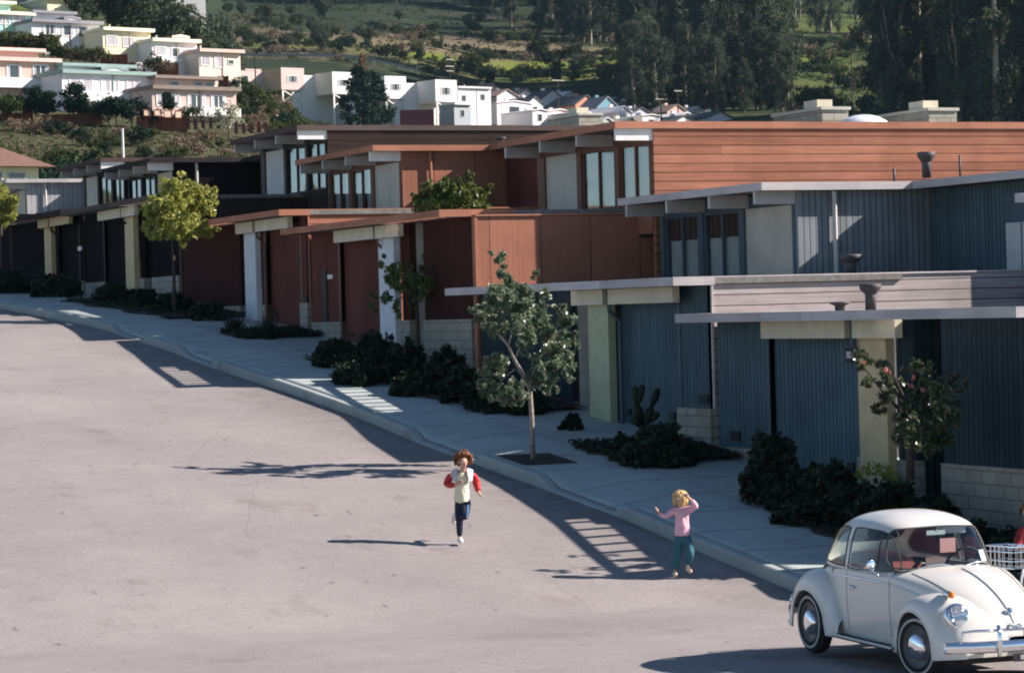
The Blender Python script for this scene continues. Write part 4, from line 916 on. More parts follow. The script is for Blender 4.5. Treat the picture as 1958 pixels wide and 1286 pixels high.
M['leaf_euca'] = leafm('eucalyptus_leaf', [(.045,.065,.042), (.070,.090,.055), (.10,.115,.072), (.060,.078,.048)], .8, .08, .25)
M['leaf_con'] = leafm('conifer_needles', [(.008,.022,.014), (.016,.038,.022), (.022,.045,.026)], .8, .1, .15)
M['leaf_hill'] = leafm('hill_scrub_leaf', [(.03,.045,.02), (.06,.08,.025), (.075,.09,.035), (.05,.065,.025)], .8, .1, .25)
M['leaf_dry'] = leafm('dry_scrub_leaf', [(.16,.12,.08), (.24,.17,.12), (.10,.09,.05)], .8, .2, .2)
M['leaf_orange'] = leafm('orange_leaf', [(.25,.10,.03), (.35,.16,.05), (.16,.09,.03)], .7, .2, .3)
M['leaf_white'] = leafm('white_blossom', [(.35,.36,.25), (.55,.53,.42), (.12,.16,.06)], .7, .2, .3)
M['pale_bark'] = plain('pale_eucalyptus_bark', (.30,.26,.20), .9, var=.4, sc=1.2)
def roundtree(seed, H, rw, mat, n=26, per=60, size=.6, lift=.25, cone=False, gaps=.35):
    rs = np.random.RandomState(seed); bl = []
    for i in range(n):
        if cone: z = H*(lift + (1-lift)*rs.random()); rad = rw*(1 - (z/H - lift)/(1-lift))**.8 + .2; th = rs.uniform(0, 6.28); q = rad*math.sqrt(rs.random()); c = (q*math.cos(th), q*math.sin(th), z); r = rw*rs.uniform(.16, .3)
        else:
            d = rs.normal(size=3); d /= np.linalg.norm(d); q = rs.uniform(.35, .85); c = (d[0]*rw*q, d[1]*rw*q, H*(.5+lift/2) + d[2]*H*(.5-lift/2)*q*.95); r = rw*rs.uniform(.22, .4)
        bl.append((*c, r, per))
    me = leafmesh('crown_leaves', leafgrid(rs, bl, size, 1.6, .3), M[mat]); b = MB()
    b.tube([(0,0,-1),(0,0,H*.4),(.1,0,H*.75)], [max(.08, H*.018), H*.014, H*.006], 7)
    for i in range(4): th = i*1.7; b.tube([(0,0,H*.3),(rw*.5*math.cos(th), rw*.5*math.sin(th), H*.6)], [H*.01, H*.004], 5)
    return me, b
KIND = {}
def proto(key, maker, bark):
    me, b = maker; tm = bpy.data.meshes.new('trunk'); tm.from_pydata(b.v, [], b.f); tm.materials.append(M[bark]); KIND[key] = (me, tm)
for i in range(4): proto('eu%d' % i, eucalyptus(20+i, W=[1, .8, 1.15, .9][i]), 'pale_bark')
for i in range(2): proto('con%d' % i, roundtree(40+i, 12, 4.2, 'leaf_con', 70, 60, .55, .04, True), 'darkbark')
for i in range(3): proto('tree%d' % i, roundtree(50+i, 9, 4.2, 'leaf_hill', 34, 60, .55), 'darkbark')
for i in range(2): proto('dry%d' % i, roundtree(60+i, 8, 4.0, 'leaf_dry', 26, 50, .5), 'darkbark')
for i in range(2): proto('drk%d' % i, roundtree(64+i, 12, 4.6, 'leaf_euca', 44, 60, .6, .02), 'darkbark')
for i in range(3): proto('bush%d' % i, roundtree(70+i, 3.2, 2.3, 'leaf_hill', 18, 44, .38, .02), 'darkbark')
for i in range(2): proto('dbush%d' % i, roundtree(80+i, 3.0, 2.2, 'leaf_con', 18, 44, .36, .02), 'darkbark')
proto('orange', roundtree(90, 12, 2.6, 'leaf_orange', 30, 50, .45, .05, True), 'darkbark'); proto('white', roundtree(91, 3.2, 2.2, 'leaf_white', 20, 50, .3, .02), 'darkbark')
proto('dryb', roundtree(92, 2.4, 2.4, 'leaf_dry', 16, 40, .35, .02), 'darkbark'); proto('topi', roundtree(93, 3.2, 1.5, 'leaf_con', 40, 60, .25, .02), 'darkbark')
TR = random.Random(3)
def plant(kind, name, label, cat, px, D, h=None, s=1., grp=None, base=None, sx=1.):
    me, tm = KIND[kind]; p = terr(px, D) if base is None else base
    t = thing(name, label, cat, p, grp, local=True, rz=TR.uniform(0, 6.28)); t.scale = (s*sx, s*sx, s*TR.uniform(.9, 1.1))
    for n_, m_ in (('trunk', tm), ('crown', me)):
        o = bpy.data.objects.new(n_, m_); COL.objects.link(o); o.parent = t
    return t
for i in range(26):
    plant('eu%d' % (i % 4), 'young_eucalyptus', 'bushy undergrowth at the foot of the left eucalyptus grove', 'bush', 1215 + 12*i + TR.uniform(-6, 6), TR.uniform(612, 645), s=TR.uniform(.35, .65), sx=1.5, grp='undergrowth of the left grove')
# right hand eucalyptus grove
for i in range(26):
    plant('eu%d' % (i % 4), 'eucalyptus_tree', 'tall sunlit eucalyptus in the grove left of the grassy clearing', 'tree', 1240 + 10.5*i + TR.uniform(-8, 8), TR.uniform(640, 730), s=TR.uniform(1.25, 1.7), sx=1.15, grp='eucalyptus trees left of the clearing')
for i in range(50):  # those beyond the right frame edge are added unseen to shade the grove
    plant('eu%d' % (i % 4), 'eucalyptus_tree', 'tall dark eucalyptus in the dense grove right of the clearing', 'tree', 1725 + 14*i + TR.uniform(-9, 9), TR.uniform(395, 500), s=TR.uniform(1.0, 1.35), grp='eucalyptus trees right of the clearing')
for i in range(14):
    plant('eu%d' % (i % 4), 'eucalyptus_tree', 'eucalyptus deep in the shaded wood behind the right grove', 'tree', 1690 + 24*i + TR.uniform(-9, 9), TR.uniform(520, 600), s=TR.uniform(1.0, 1.3), grp='eucalyptus trees behind the right grove')
for i in range(26):
    plant('eu%d' % (i % 4), 'eucalyptus_tree', 'dark eucalyptus on the shaded slope above the gabled houses', 'tree', 1085 + 9*i + TR.uniform(-9, 9), TR.uniform(700, 850) if i > 14 else TR.uniform(880, 1000), s=TR.uniform(1.0, 1.5), grp='eucalyptus trees above the gabled houses')
for i in range(26):
    plant('eu%d' % (i % 4), 'eucalyptus_tree', 'eucalyptus high on the hill at the top edge of the photo', 'tree', 1000 + 34*i + TR.uniform(-12, 12), TR.uniform(860, 1080), s=TR.uniform(.8, 1.2), grp='eucalyptus trees along the top of the hill')
for i in range(26):
    plant(['drk0','drk1','con0'][i % 3], 'hill_tree', 'dark tree behind the upper houses', 'tree', TR.uniform(250, 450), TR.uniform(480, 640), s=TR.uniform(.7, 1.25), grp='dark trees behind the upper houses')
for i in range(90):
    plant(['drk0','drk1'][i % 2], 'hill_tree', 'dark tree high on the hill, top left and centre of the photo', 'tree', 330 + 9*i + TR.uniform(-15, 15), TR.uniform(1070, 1300), s=TR.uniform(1.7, 2.9), grp='dark trees high on the hill')
for i in range(30):
    plant(['drk0','tree1','tree2'][i % 3], 'hill_tree', 'small tree on the slope above the white boxes', 'tree', TR.uniform(440, 1100), TR.uniform(700, 980), s=TR.uniform(.45, .85), grp='scattered trees on the middle slope')
for i in range(44):
    px = TR.uniform(165, 445); plant(['drk0','drk1','dbush0'][i % 3], 'hill_tree', 'dark leafy tree just above the roofs of the upper row', 'tree', px, TR.uniform(335 if px < 380 else 300, 430), s=TR.uniform(.45, .8), grp='dark trees just above the upper row')
plant('dry0', 'hill_tree', 'reddish brown round tree behind the cream house, right of the shaded slope', 'tree', 392, 480, s=.95); plant('dry1', 'hill_tree', 'smaller reddish brown tree up right of the other reddish tree', 'tree', 448, 560, s=.85)
def at_base(px, py, D): return P(px, py, D)
plant('con0', 'conifer', 'big dark spreading conifer between the white box houses', 'tree', 0, 0, s=.92, sx=1.25, base=at_base(688, 240, 500)); plant('con1', 'conifer', 'second dark conifer close right of the big one', 'tree', 0, 0, s=.84, sx=1.2, base=at_base(718, 240, 505))
plant('orange', 'hill_tree', 'narrow tree with an orange crown tip above the conifer', 'tree', 0, 0, s=.75, base=at_base(694, 172, 620))
plant('tree0', 'hill_tree', 'round green tree by the pole with pale crossarms', 'tree', 0, 0, s=.6, base=at_base(852, 156, 625)); plant('tree1', 'hill_tree', 'slim dark tree left of the pole above the white block', 'tree', 0, 0, s=.6, base=at_base(803, 130, 650), sx=.6)
for i in range(120):
    px = TR.uniform(440, 1290); D = TR.uniform(690, 900)
    plant(['bush0','bush1','bush2','dbush0','dryb'][i % 5], 'hill_bush', 'scrubby bush on the middle hill slope', 'bush', px, D, s=TR.uniform(.4, 1.5), grp='scrub on the middle hill slope')
for i in range(46):
    plant(['bush0','bush1','dbush1','dryb'][i % 4], 'hill_bush', 'bush in the sunny clearing between the two groves', 'bush', TR.uniform(1520, 1700), TR.uniform(560, 900), s=TR.uniform(.7, 2.0), grp='bushes in the grassy clearing')
for i in range(70):
    px = TR.uniform(-20, 640); D = TR.uniform(182, 236)
    plant(['bush0','bush2','dbush0','dryb','dryb'][i % 5], 'hill_bush', 'low bush on the near grass slope below the hillside houses', 'bush', px, D, s=TR.uniform(.25, .6), grp='bushes on the near grass slope')
for i in range(34):
    plant(['bush1','dbush0','dbush1'][i % 3], 'hill_bush', 'dark bush at the foot of the near slope above the far roofs', 'bush', TR.uniform(20, 420), TR.uniform(160, 192), s=TR.uniform(.5, .95), grp='dark bushes at the foot of the near slope')
for i in range(40):
    plant(['bush0','dbush0','bush2','dryb'][i % 4], 'hill_bush', 'bush on the green bank between the hillside houses and the box houses', 'bush', TR.uniform(455, 650), TR.uniform(290, 420), s=TR.uniform(.3, .75), grp='bushes on the green bank')
for i in range(24):
    plant(['bush0','dbush0','bush2','dryb'][i % 4], 'hill_bush', 'low bush beside the last houses of both rows', 'bush', TR.uniform(462, 540), TR.uniform(245, 300), s=TR.uniform(.3, .6), grp='bushes beside the last houses')
for px, py, s_, k, lb in [(142,219,1.02,'topi','large dark rounded topiary bush before the teal roofed house'),(92,220,.75,'topi','round clipped bush left of the large topiary bush'),(68,220,.85,'topi','round clipped bush by the short red brown fence'),(32,222,.9,'bush0','leafy green bush below the pink house windows'),(8,222,.8,'bush1','green bush at the left edge below the pink house'),(159,218,.6,'topi','small dark bush right beside the large topiary bush'),
      (208,232,.85,'dbush0','dark bush under the red fence end'),(222,229,.9,'dbush1','dark bush left of the lattice panels'),(252,231,.8,'dbush0','dark bush just before the sloping red fence'),(322,212,.55,'topi','low clipped hedge below the dark window'),(370,228,.5,'bush1','small green bush on the balcony corner'),(438,252,.95,'white','white flowering bush at the end of the maroon picket fence'),(290,236,.55,'dbush0','small dark bush under the second lattice panel')]:
    plant(k, 'garden_bush', lb, 'bush', 0, 0, s=s_*(.98 if k == 'topi' else .9), base=at_base(px, py+3, 240))
for i, px in enumerate([6, 18, 30, 44, 58, 72, 84, 96]):
    plant(['bush0','bush1','dryb'][i % 3], 'garden_bush', 'bush under the mint and shingle houses', 'bush', 0, 0, s=.75, base=at_base(px, 96+.1*px, 280), grp='garden bushes of the upper row')
for i, px in enumerate([112, 124, 136, 150, 162, 174, 186, 298, 312]):
    plant(['bush0','bush2','dryb'][i % 3], 'garden_bush', 'low bush before the shingle roofed house', 'bush', 0, 0, s=.6, base=at_base(px, 112+.12*(px-100), 279), grp='low garden bushes of the upper row')
#@@PART5
# ------------------------------------------------------------------ the small white car
def catmull(pts, n=8, closed=False):
    out = []; k = len(pts)
    for i in range(k if closed else k-1):
        p = [pts[(i-1) % k] if closed or i > 0 else pts[0], pts[i], pts[(i+1) % k], pts[(i+2) % k] if closed or i < k-2 else pts[-1]]
        for j in range(n):
            t = j/n; out.append(tuple(.5*((2*b)+(-a+c)*t+(2*a-5*b+4*c-d)*t*t+(-a+3*b-3*c+d)*t**3) for a, b, c, d in zip(*p)))
    if not closed: out.append(tuple(pts[-1]))
    return out
def interp(tab, x):
    xs = [a[0] for a in tab]
    return tuple(float(np.interp(x, xs, [a[i] for a in tab])) for i in range(1, len(tab[0])))
def inpoly(x, y, poly):
    c = False; n = len(poly); j = n-1
    for i in range(n):
        (xi, yi), (xj, yj) = poly[i], poly[j]
        if (yi > y) != (yj > y) and x < (xj-xi)*(y-yi)/(yj-yi)+xi: c = not c
        j = i
    return c
def car():
    paint, t, b = newmat('cream_white_car_paint'); f = noise(t, coords(t), 9, 4)
    t.links.new(mixc(t, f, (.66,.65,.60), (.70,.69,.64)), b.inputs['Base Color']); b.inputs['Roughness'].default_value = .28; b.inputs['Coat Weight'].default_value = .5; b.inputs['Coat Roughness'].default_value = .06
    sealm = plain('window_rubber', (.10,.10,.10), .7); rub = plain('tyre_rubber', (.022,.022,.022), .85); ww = plain('whitewall', (.45,.46,.43), .7); rimm = plain('wheel_paint', (.10,.10,.10), .35); chrome = M['chrome']
    redv = plain('red_vinyl', (.24,.06,.055), .6); inter = plain('interior_cloth', (.34,.31,.27), .8); blk = M['black']; cg = glassm('car_glass', (.82,.88,.86), .12)
    h = math.radians(18.5); hd = np.array([math.sin(h), -math.cos(h)])      # heading in camera ground frame
    fx = np.array([.9215*hd[0]+.3873*hd[1], -.3874*hd[0]+.9219*hd[1]]); fx /= np.linalg.norm(fx); rz = math.atan2(fx[1], fx[0]); SC = 1.05
    hub = P(1551.6, 1188, 29.8); lx, ly = -1.2*SC, -.70*SC
    ox = hub[0] - (fx[0]*lx - fx[1]*ly); oy = hub[1] - (fx[1]*lx + fx[0]*ly); oz = hub[2] - .325*SC
    T0 = thing('parked_car', 'rounded cream white car with whitewall tyres, parked at the kerb on the right', 'car', (ox, oy, oz), None, local=True, rz=rz); T0.scale = (SC, SC, SC)
    # ---- lower body, lofted along its length: x, half width, belt height, top height
    LB = [(-1.93,.16,.42,.48),(-1.88,.30,.46,.60),(-1.78,.42,.52,.73),(-1.6,.50,.62,.88),(-1.4,.545,.72,.98),(-1.2,.575,.80,1.03),(-1.0,.60,.86,1.04),(-.6,.635,.90,1.0),(-.2,.65,.91,.99),(.2,.65,.91,.99),(.5,.635,.90,1.005),(.6,.62,.885,1.01),(.75,.585,.86,.995),(1.0,.53,.80,.955),(1.25,.475,.73,.885),(1.45,.42,.66,.805),(1.62,.36,.60,.71),(1.75,.29,.54,.61),(1.84,.18,.48,.50),(1.86,.08,.44,.45)]
    xs = []
    for i in range(len(LB)-1): xs += list(np.linspace(LB[i][0], LB[i+1][0], 9)[:-1])
    xs.append(LB[-1][0]); LBs = catmull([tuple(r) for r in LB], 8); 
    def sect(x):
        w, zb, zt = interp(LBs, x); return w, zb, zt
    nt_ = 46
    def lowpt(x, k, s=-1):
        w, zb, zt = sect(x); z0 = .24 if x > -1.5 and x < 1.5 else .24 + .12*min(1, (abs(x)-1.5)/.35)
        if k <= 14: q = k/14; z = z0+(zb-z0)*q; y = w*(1 - .05*(1-q)**2) + .015*math.sin(q*math.pi)
        else:
            ph = (k-14)/(nt_-14)*math.pi/2; y = w*max(0, math.cos(ph))**(2/2.2); z = zb+(zt-zb)*math.sin(ph)**(2/2.0)
        return (x, s*y, z)
    body = MB(); doors = {-1: MB(), 1: MB()}; hood = MB(); lid = MB()
    xs2 = [x for x in xs]
    for s in (-1, 1):
        G = [[lowpt(x, k, s) for k in range(nt_+1)] for x in xs2]
        for i in range(len(xs2)-1):
            xm = (xs2[i]+xs2[i+1])/2
            for k in range(nt_):
                q = [G[i][k], G[i+1][k], G[i+1][k+1], G[i][k+1]]; ym = abs(sum(p[1] for p in q))/4; zm = sum(p[2] for p in q)/4
                if -1.25 < xm < .50 and k > 16 and ym < .575: continue
                tgt = body
                if -.44 < xm < .50 and k <= 14 and zm > .30: tgt = doors[s]
                elif xm > .64 and ym < .30 + .17*min(1, (1.8-xm)/1.1) and k > 20: tgt = hood
                elif xm < -1.42 and ym < .34 and k > 22: tgt = lid
                tgt.add(q, [(0,1,2,3)])
    def merged(b, name, mat, sm=True, parent=T0):
        import bmesh
        o = b.build(name, mat, parent, sm); bm = bmesh.new(); bm.from_mesh(o.data); bmesh.ops.remove_doubles(bm, verts=bm.verts, dist=.0006); bmesh.ops.recalc_face_normals(bm, faces=bm.faces); bm.to_mesh(o.data); bm.free()
        if sm: o.data.polygons.foreach_set('use_smooth', [True]*len(o.data.polygons))
        return o
    merged(body, 'body', paint); merged(hood, 'hood', paint); merged(lid, 'engine_lid', paint)
    dr = {s: merged(doors[s], 'door', paint) for s in (-1, 1)}
    # ---- greenhouse, horizontal slices: z, front x, rear x, half width
    GH = [(.93,.64,-1.50,.645),(1.0,.61,-1.48,.635),(1.08,.56,-1.42,.62),(1.18,.495,-1.33,.60),(1.28,.415,-1.20,.57),(1.36,.335,-1.06,.53),(1.41,.24,-.94,.475),(1.45,.10,-.81,.39),(1.475,-.01,-.68,.31),(1.492,-.13,-.55,.21),(1.50,-.25,-.42,.10),(1.502,-.33,-.35,.005)]
    GHs = catmull(GH, 9)
    def ring(g, th):
        z, xf, xr, w = g; xc = (xf+xr)/2 + .0; a = (xf-xr)/2; c, s_ = math.cos(th), math.sin(th); n = 3.1 if c > 0 else 2.5
        return (xc + a*math.copysign(abs(c)**(2/n), c), w*math.copysign(abs(s_)**(2/n), s_), z)
    nth = 260
    ths = [2*math.pi*(j+.5)/nth for j in range(nth)]
    side_f = catmull([(-.385,.945),(.0,.948),(.40,.965),(.445,1.0),(.39,1.10),(.28,1.24),(.21,1.30),(.08,1.335),(-.2,1.345),(-.36,1.34),(-.40,1.30),(-.405,1.0)], 6, True)
    side_r = catmull([(-.52,.955),(-.90,.965),(-1.19,.985),(-1.245,1.03),(-1.20,1.12),(-1.08,1.22),(-.92,1.29),(-.70,1.335),(-.56,1.335),(-.505,1.30),(-.50,1.0)], 6, True)
    wind = catmull([(-.50,.99),(0,1.0),(.50,.99),(.545,1.03),(.54,1.12),(.50,1.26),(.45,1.335),(.36,1.36),(0,1.375),(-.36,1.36),(-.45,1.335),(-.50,1.26),(-.54,1.12),(-.545,1.03)], 6, True)
    rearw = catmull([(-.30,1.12),(0,1.10),(.30,1.12),(.37,1.18),(.35,1.28),(.25,1.34),(0,1.36),(-.25,1.34),(-.35,1.28),(-.37,1.18)], 6, True)
    roof = MB(); gl = {k: MB() for k in ('wind', 'rear', 'sfl', 'sfr', 'srl', 'srr')}
    RG = [[ring(g, th) for th in ths] for g in GHs]
    for i in range(len(GHs)-1):
        for j in range(nth):
            j2 = (j+1) % nth; q = [RG[i][j], RG[i][j2], RG[i+1][j2], RG[i+1][j]]; x, y, z = [sum(p[m] for p in q)/4 for m in range(3)]
            xf, xr = GHs[i][1], GHs[i][2]; fr_ = (x-xr)/(xf-xr); key = None
            if fr_ > .80 and abs(y) < .56 and inpoly(y, z, wind) and abs(math.cos(ths[j])) > .55: key = 'wind'
            elif fr_ < .25 and inpoly(y, z, rearw) and abs(y) < .4: key = 'rear'
            elif inpoly(x, z, side_f) and abs(math.sin(ths[j])) > .6: key = 'sfl' if y > 0 else 'sfr'
            elif inpoly(x, z, side_r) and abs(math.sin(ths[j])) > .35 and abs(y) > .3: key = 'srl' if y > 0 else 'srr'
            (gl[key] if key else roof).add(q, [(0,1,2,3)])
    merged(roof, 'roof', paint)
    G_ = {}
    for k, nm in (('wind','windscreen'),('rear','rear_window'),('sfl','side_window'),('sfr','side_window'),('srl','quarter_window'),('srr','quarter_window')):
        if gl[k].v: G_[k] = merged(gl[k], nm, cg)
    def gh_at(z): 
        zs_ = [g[0] for g in GHs]; return tuple(float(np.interp(z, zs_, [g[i] for g in GHs])) for i in range(4))
    def side_y(x, z, s):
        zz, xf, xr, w = gh_at(z); a = (xf-xr)/2; c = (x-(xf+xr)/2)/a; n = 3.1 if c > 0 else 2.5
        return s*w*max(0, 1-abs(c)**n)**(1/n)
    def front_x(y, z):
        zz, xf, xr, w = gh_at(z); a = (xf-xr)/2; n = 3.1; return (xf+xr)/2 + a*max(0, 1-abs(y/w)**n)**(1/n)
    for s in (-1, 1):
        for pl, k in ((side_f, 'sf'), (side_r, 'sr')):
            q = [(x, side_y(x, z, s)+s*.002, z) for x, z in pl]; MB().tube(q+[q[0]], .008, 6, False).build('seal', sealm, G_[k+('l' if s > 0 else 'r')], True)
        x0 = .135; q = [(x0+(.02 if z < 1.2 else 0), side_y(x0, z, s)+s*.004, z) for z in (.955, 1.1, 1.2, 1.30)]; MB().tube(q, .010, 6).build('vent_post', M['metal'], G_['sfl' if s > 0 else 'sfr'])
    q = [(front_x(y, z)+.003, y, z) for y, z in wind]; MB().tube(q+[q[0]], .009, 6, False).build('seal', sealm, G_['wind'], True)
    # seams, chrome strips, handles
    for s in (-1, 1):
        pts = [lowpt(.50, k, s) for k in range(2, 15)] ; MB().tube([(p[0], p[1]-s*.002, p[2]) for p in pts], .005, 5).build('door_gap', blk, dr[s])
        pts = [lowpt(-.44, k, s) for k in range(2, 15)]; MB().tube([(p[0], p[1]-s*.002, p[2]) for p in pts], .005, 5).build('door_gap', blk, dr[s])
        strip = []
        for x in np.linspace(-1.30, .48, 22): p = lowpt(x, 13, s); strip.append((p[0], p[1]+s*.006, p[2]-.0))
        MB().tube(strip, .011, 6).build('chrome_strip', chrome, T0, True)
        strip = [(lowpt(x, 13, s)[0], lowpt(x, 13, s)[1]+s*.006, lowpt(x, 13, s)[2]) for x in np.linspace(.53, 1.5, 14)]
        MB().tube(strip, .010, 6).build('chrome_strip', chrome, T0, True)
        p = lowpt(-.30, 12, s); MB().tube([(p[0]-.07, p[1]+s*.02, p[2]-.05), (p[0], p[1]+s*.035, p[2]-.05), (p[0]+.08, p[1]+s*.02, p[2]-.055)], [.012,.016,.010], 8).build('handle', chrome, dr[s], True)
        # running board
        MB().box(-.62, .70, s*.60, s*.745, .235, .262).build('running_board', plain('rubber_mat', (.03,.03,.03), .7), T0)
        MB().tube([(-.64, s*.748, .262), (.72, s*.748, .262)], .013, 6).build('board_trim', paint, T0)
    # hood seams and centre strip
    hc = [(x, 0, sect(x)[2]+.006) for x in np.linspace(.78, 1.80, 16)]; MB().tube(hc, .006, 6).build('hood_strip', chrome, T0, True)
    for s in (-1, 1):
        q = []
        for x in np.linspace(.66, 1.79, 22):
            w, zb, zt = sect(x); y = min(.30+.17*min(1, (1.8-x)/1.1), w*.97); 
            c_ = min(1, y/w); ph = math.acos(c_**(2.2/2)); q.append((x, s*y, zb+(zt-zb)*math.sin(ph)+.001))
        MB().tube(q, .0045, 5).build('hood_gap', plain('shadow_gap', (.14,.14,.13), .8), T0)
    MB().lathe([(.0, .03), (.03, .025), (.036, 0)], (0,0,0), 'x', 16).build('badge', chrome, T0).location = (0,0,0)
    bd = [c for c in COL.objects if c.name.startswith('badge')][-1]; bd.location = (1.70, 0, .665); bd.rotation_euler = (0, math.radians(-30), 0)
    MB().tube([(1.80,-.05,.56),(1.845,-.05,.54),(1.845,.05,.54),(1.80,.05,.56)], .012, 6).build('hood_handle', chrome, T0, True)
    # ---- fenders
    FF = [(.60,.40,.685),(.68,.50,.705),(.80,.655,.73),(.95,.755,.752),(1.1,.805,.765),(1.25,.825,.77),(1.4,.82,.768),(1.55,.785,.755),(1.68,.72,.735),(1.78,.64,.70),(1.86,.53,.655),(1.91,.42,.60),(1.93,.34,.56)]
    RF = [(-.60,.40,.69),(-.66,.52,.705),(-.76,.68,.725),(-.90,.79,.745),(-1.05,.85,.76),(-1.2,.87,.765),(-1.35,.855,.762),(-1.5,.80,.75),(-1.64,.71,.73),(-1.76,.60,.70),(-1.86,.47,.65),(-1.92,.36,.60)]
    def fender(tab, ax, s, name):
        tb2 = catmull([(r[0], r[1], r[2]) for r in tab], 7); rows = []; edge = []
        for x, zt, yo in tb2:
            r = .385; dx = x-ax; lo = .23
            if abs(dx) < r: lo = .325 + math.sqrt(r*r-dx*dx)*.93 - .02
            lo = max(lo, .235) if abs(dx) < r else .235 + .05*max(0, (abs(x)-1.5)/.4)
            lo = min(lo, zt-.03); w = sect(max(-1.92, min(1.85, x)))[0]; yi = min(w-.03, yo-.08); row = []
            for k in range(19):
                ph = k/18*math.pi/2; y = yi+(yo-yi)*math.sin(ph)**(2/2.3); z = lo+(zt-lo)*math.cos(ph)**(2/2.6); row.append((x, s*y, z))
            rows.append(row); edge.append((x, s*(yo-.003), lo))
        o = merged(MB().grid(rows), name, paint); MB().tube(edge, .012, 6).build('lip', paint, o, True)
        return o
    for s in (-1, 1):
        f = fender(FF, 1.2, s, 'front_fender'); fender(RF, -1.2, s, 'rear_fender')
        # headlight
        hb = MB().lathe([(.02,-.20),(.09,-.16),(.115,-.08),(.122,-.01),(.118,.012),(.10,.018)], (0,0,0), 'x', 28).build('headlight', paint, T0, True)
        MB().lathe([(.118,-.02),(.124,-.005),(.120,.018),(.098,.024)], (0,0,0), 'x', 28).build('headlight_ring', chrome, hb, True)
        ln = MB().lathe([(.10,.016),(.085,.035),(.05,.048),(.001,.053)], (0,0,0), 'x', 24).build('headlight_lens', glassm('lamp_glass', (.85,.9,.95), .5), hb, True)
        MB().lathe([(.10,.012),(.06,-.02),(.001,-.035)], (0,0,0), 'x', 24).build('reflector', chrome, hb, True)
        hb.location = (1.74, s*.565, .655); hb.rotation_euler = (0, math.radians(-14), 0)
        # indicator on the fender
        MB().lathe([(.001,0),(.028,.01),(.036,.05),(.030,.11),(.008,.19),(.001,.2)][::-1], (0,0,0), 'x', 14).build('indicator_housing', chrome, T0, True)
        ih = [c for c in COL.objects if c.name.startswith('indicator_housing')][-1]; ih.location = (1.55, s*.52, .835); ih.rotation_euler = (0, 0, math.pi)
        oi = MB().lathe([(.034,0),(.030,.03),(.001,.045)], (0,0,0), 'x', 14).build('indicator_lamp', plain('amber_lens', (.75,.22,.03), .25), T0, True); oi.location = (1.548, s*.52, .835)
    # wheel arch darkness and floor
    MB().box(-1.75, 1.72, -.50, .50, .20, .34).build('underbody', blk, T0)
    for ax in (1.2, -1.2):
        for s in (-1, 1): MB().box(ax-.33, ax+.33, s*.36, s*.52, .21, .60).build('wheel_well', blk, T0)
    # ---- wheels
    for ax in (1.2, -1.2):
        for s in (-1, 1):
            w = MB().lathe([(.19,-.06),(.27,-.075),(.315,-.055),(.327,-.02),(.327,.02),(.315,.055),(.285,.074),(.25,.078),(.195,.066)], (0,0,0), 'y', 40).build('wheel', rub, T0, True)
            MB().lathe([(.268,.0775),(.266,.0795),(.246,.0805),(.244,.0785)], (0,0,0), 'y', 40).build('whitewall_ring', ww, w, True)
            MB().lathe([(.205,.064),(.198,.072),(.188,.06),(.165,.045),(.12,.045),(.001,.04)], (0,0,0), 'y', 36).build('rim', rimm, w, True)
            MB().lathe([(.128,.045),(.125,.075),(.105,.092),(.06,.104),(.03,.108),(.001,.109)], (0,0,0), 'y', 30).build('hubcap', chrome, w, True)
            w.location = (ax, s*.655, .325); w.rotation_euler = (0, 0, (0 if s > 0 else math.pi) + (math.radians(12) if ax > 0 else 0))
    # ---- bumpers
    def blade(x0, sg, zc_, name):
        rows = []
        for i in range(41):
            hw = .76 if sg > 0 else .68; y = -hw+2*hw*i/40; bow = .16*(abs(y)/hw)**2.6; x = x0 - sg*bow; prof = [(-.0,-.055),(.018,-.04),(.028,-.012),(.028,.012),(.018,.04),(0,.055),(-.015,.04),(-.018,0),(-.015,-.04)]
            rows.append([(x+sg*dx, y, zc_+dz) for dx, dz in prof])
        return MB().grid(rows, True).build(name, chrome, T0, True)
    fb = blade(2.02, 1, .385, 'front_bumper'); rb_ = blade(-1.94, -1, .40, 'rear_bumper')
    for sg, x0, pr in ((1, 2.02, fb), (-1, -1.94, rb_)):
        zz = .385 if sg > 0 else .40
        for s in (-1, 1):
            MB().tube([(x0+sg*.03, s*.30, zz-.085), (x0+sg*.05, s*.30, zz), (x0+sg*.045, s*.30, zz+.13), (x0+sg*.02, s*.30, zz+.20)], [.016,.026,.024,.018], 8).build('overrider', chrome, pr, True)
            MB().tube([(x0+sg*.03, s*.30, zz+.155), (x0-sg*.02, s*.52, zz+.155), (x0-sg*.08, s*.61, zz+.14), (x0-sg*.085, s*.64, zz+.05)], .014, 8).build('side_tube', chrome, pr, True)
        MB().tube([(x0+sg*.03, -.30, zz+.155), (x0+sg*.035, 0, zz+.155), (x0+sg*.03, .30, zz+.155)], .014, 8).build('bumper_tube', chrome, pr, True)
    MB().grid([[(1.84-.0*abs(y), y, z) for y in np.linspace(-.52,.52,9)] for z in (.27,.36)]).build('front_apron', paint, T0)
    pl = MB().box(2.035, 2.045, -.15, .15, .24, .315).build('number_plate', plain('plate_black', (.03,.03,.035), .5), T0)
    tc = bpy.data.curves.new('plate_text', 'FONT'); tc.body = 'IBA 25'; tc.size = .06; tc.align_x = 'CENTER'; tc.align_y = 'CENTER'; tc.extrude = .002
    to = bpy.data.objects.new('plate_text', tc); COL.objects.link(to); to.parent = pl; to.location = (2.048, 0, .277); to.rotation_euler = (math.pi/2, 0, math.pi/2); tc.materials.append(M['white']); bpy.context.view_layer.update(); me_ = bpy.data.meshes.new_from_object(to); tm_ = bpy.data.objects.new('plate_lettering', me_); COL.objects.link(tm_); tm_.parent = pl; tm_.location = to.location; tm_.rotation_euler = to.rotation_euler; bpy.data.objects.remove(to)
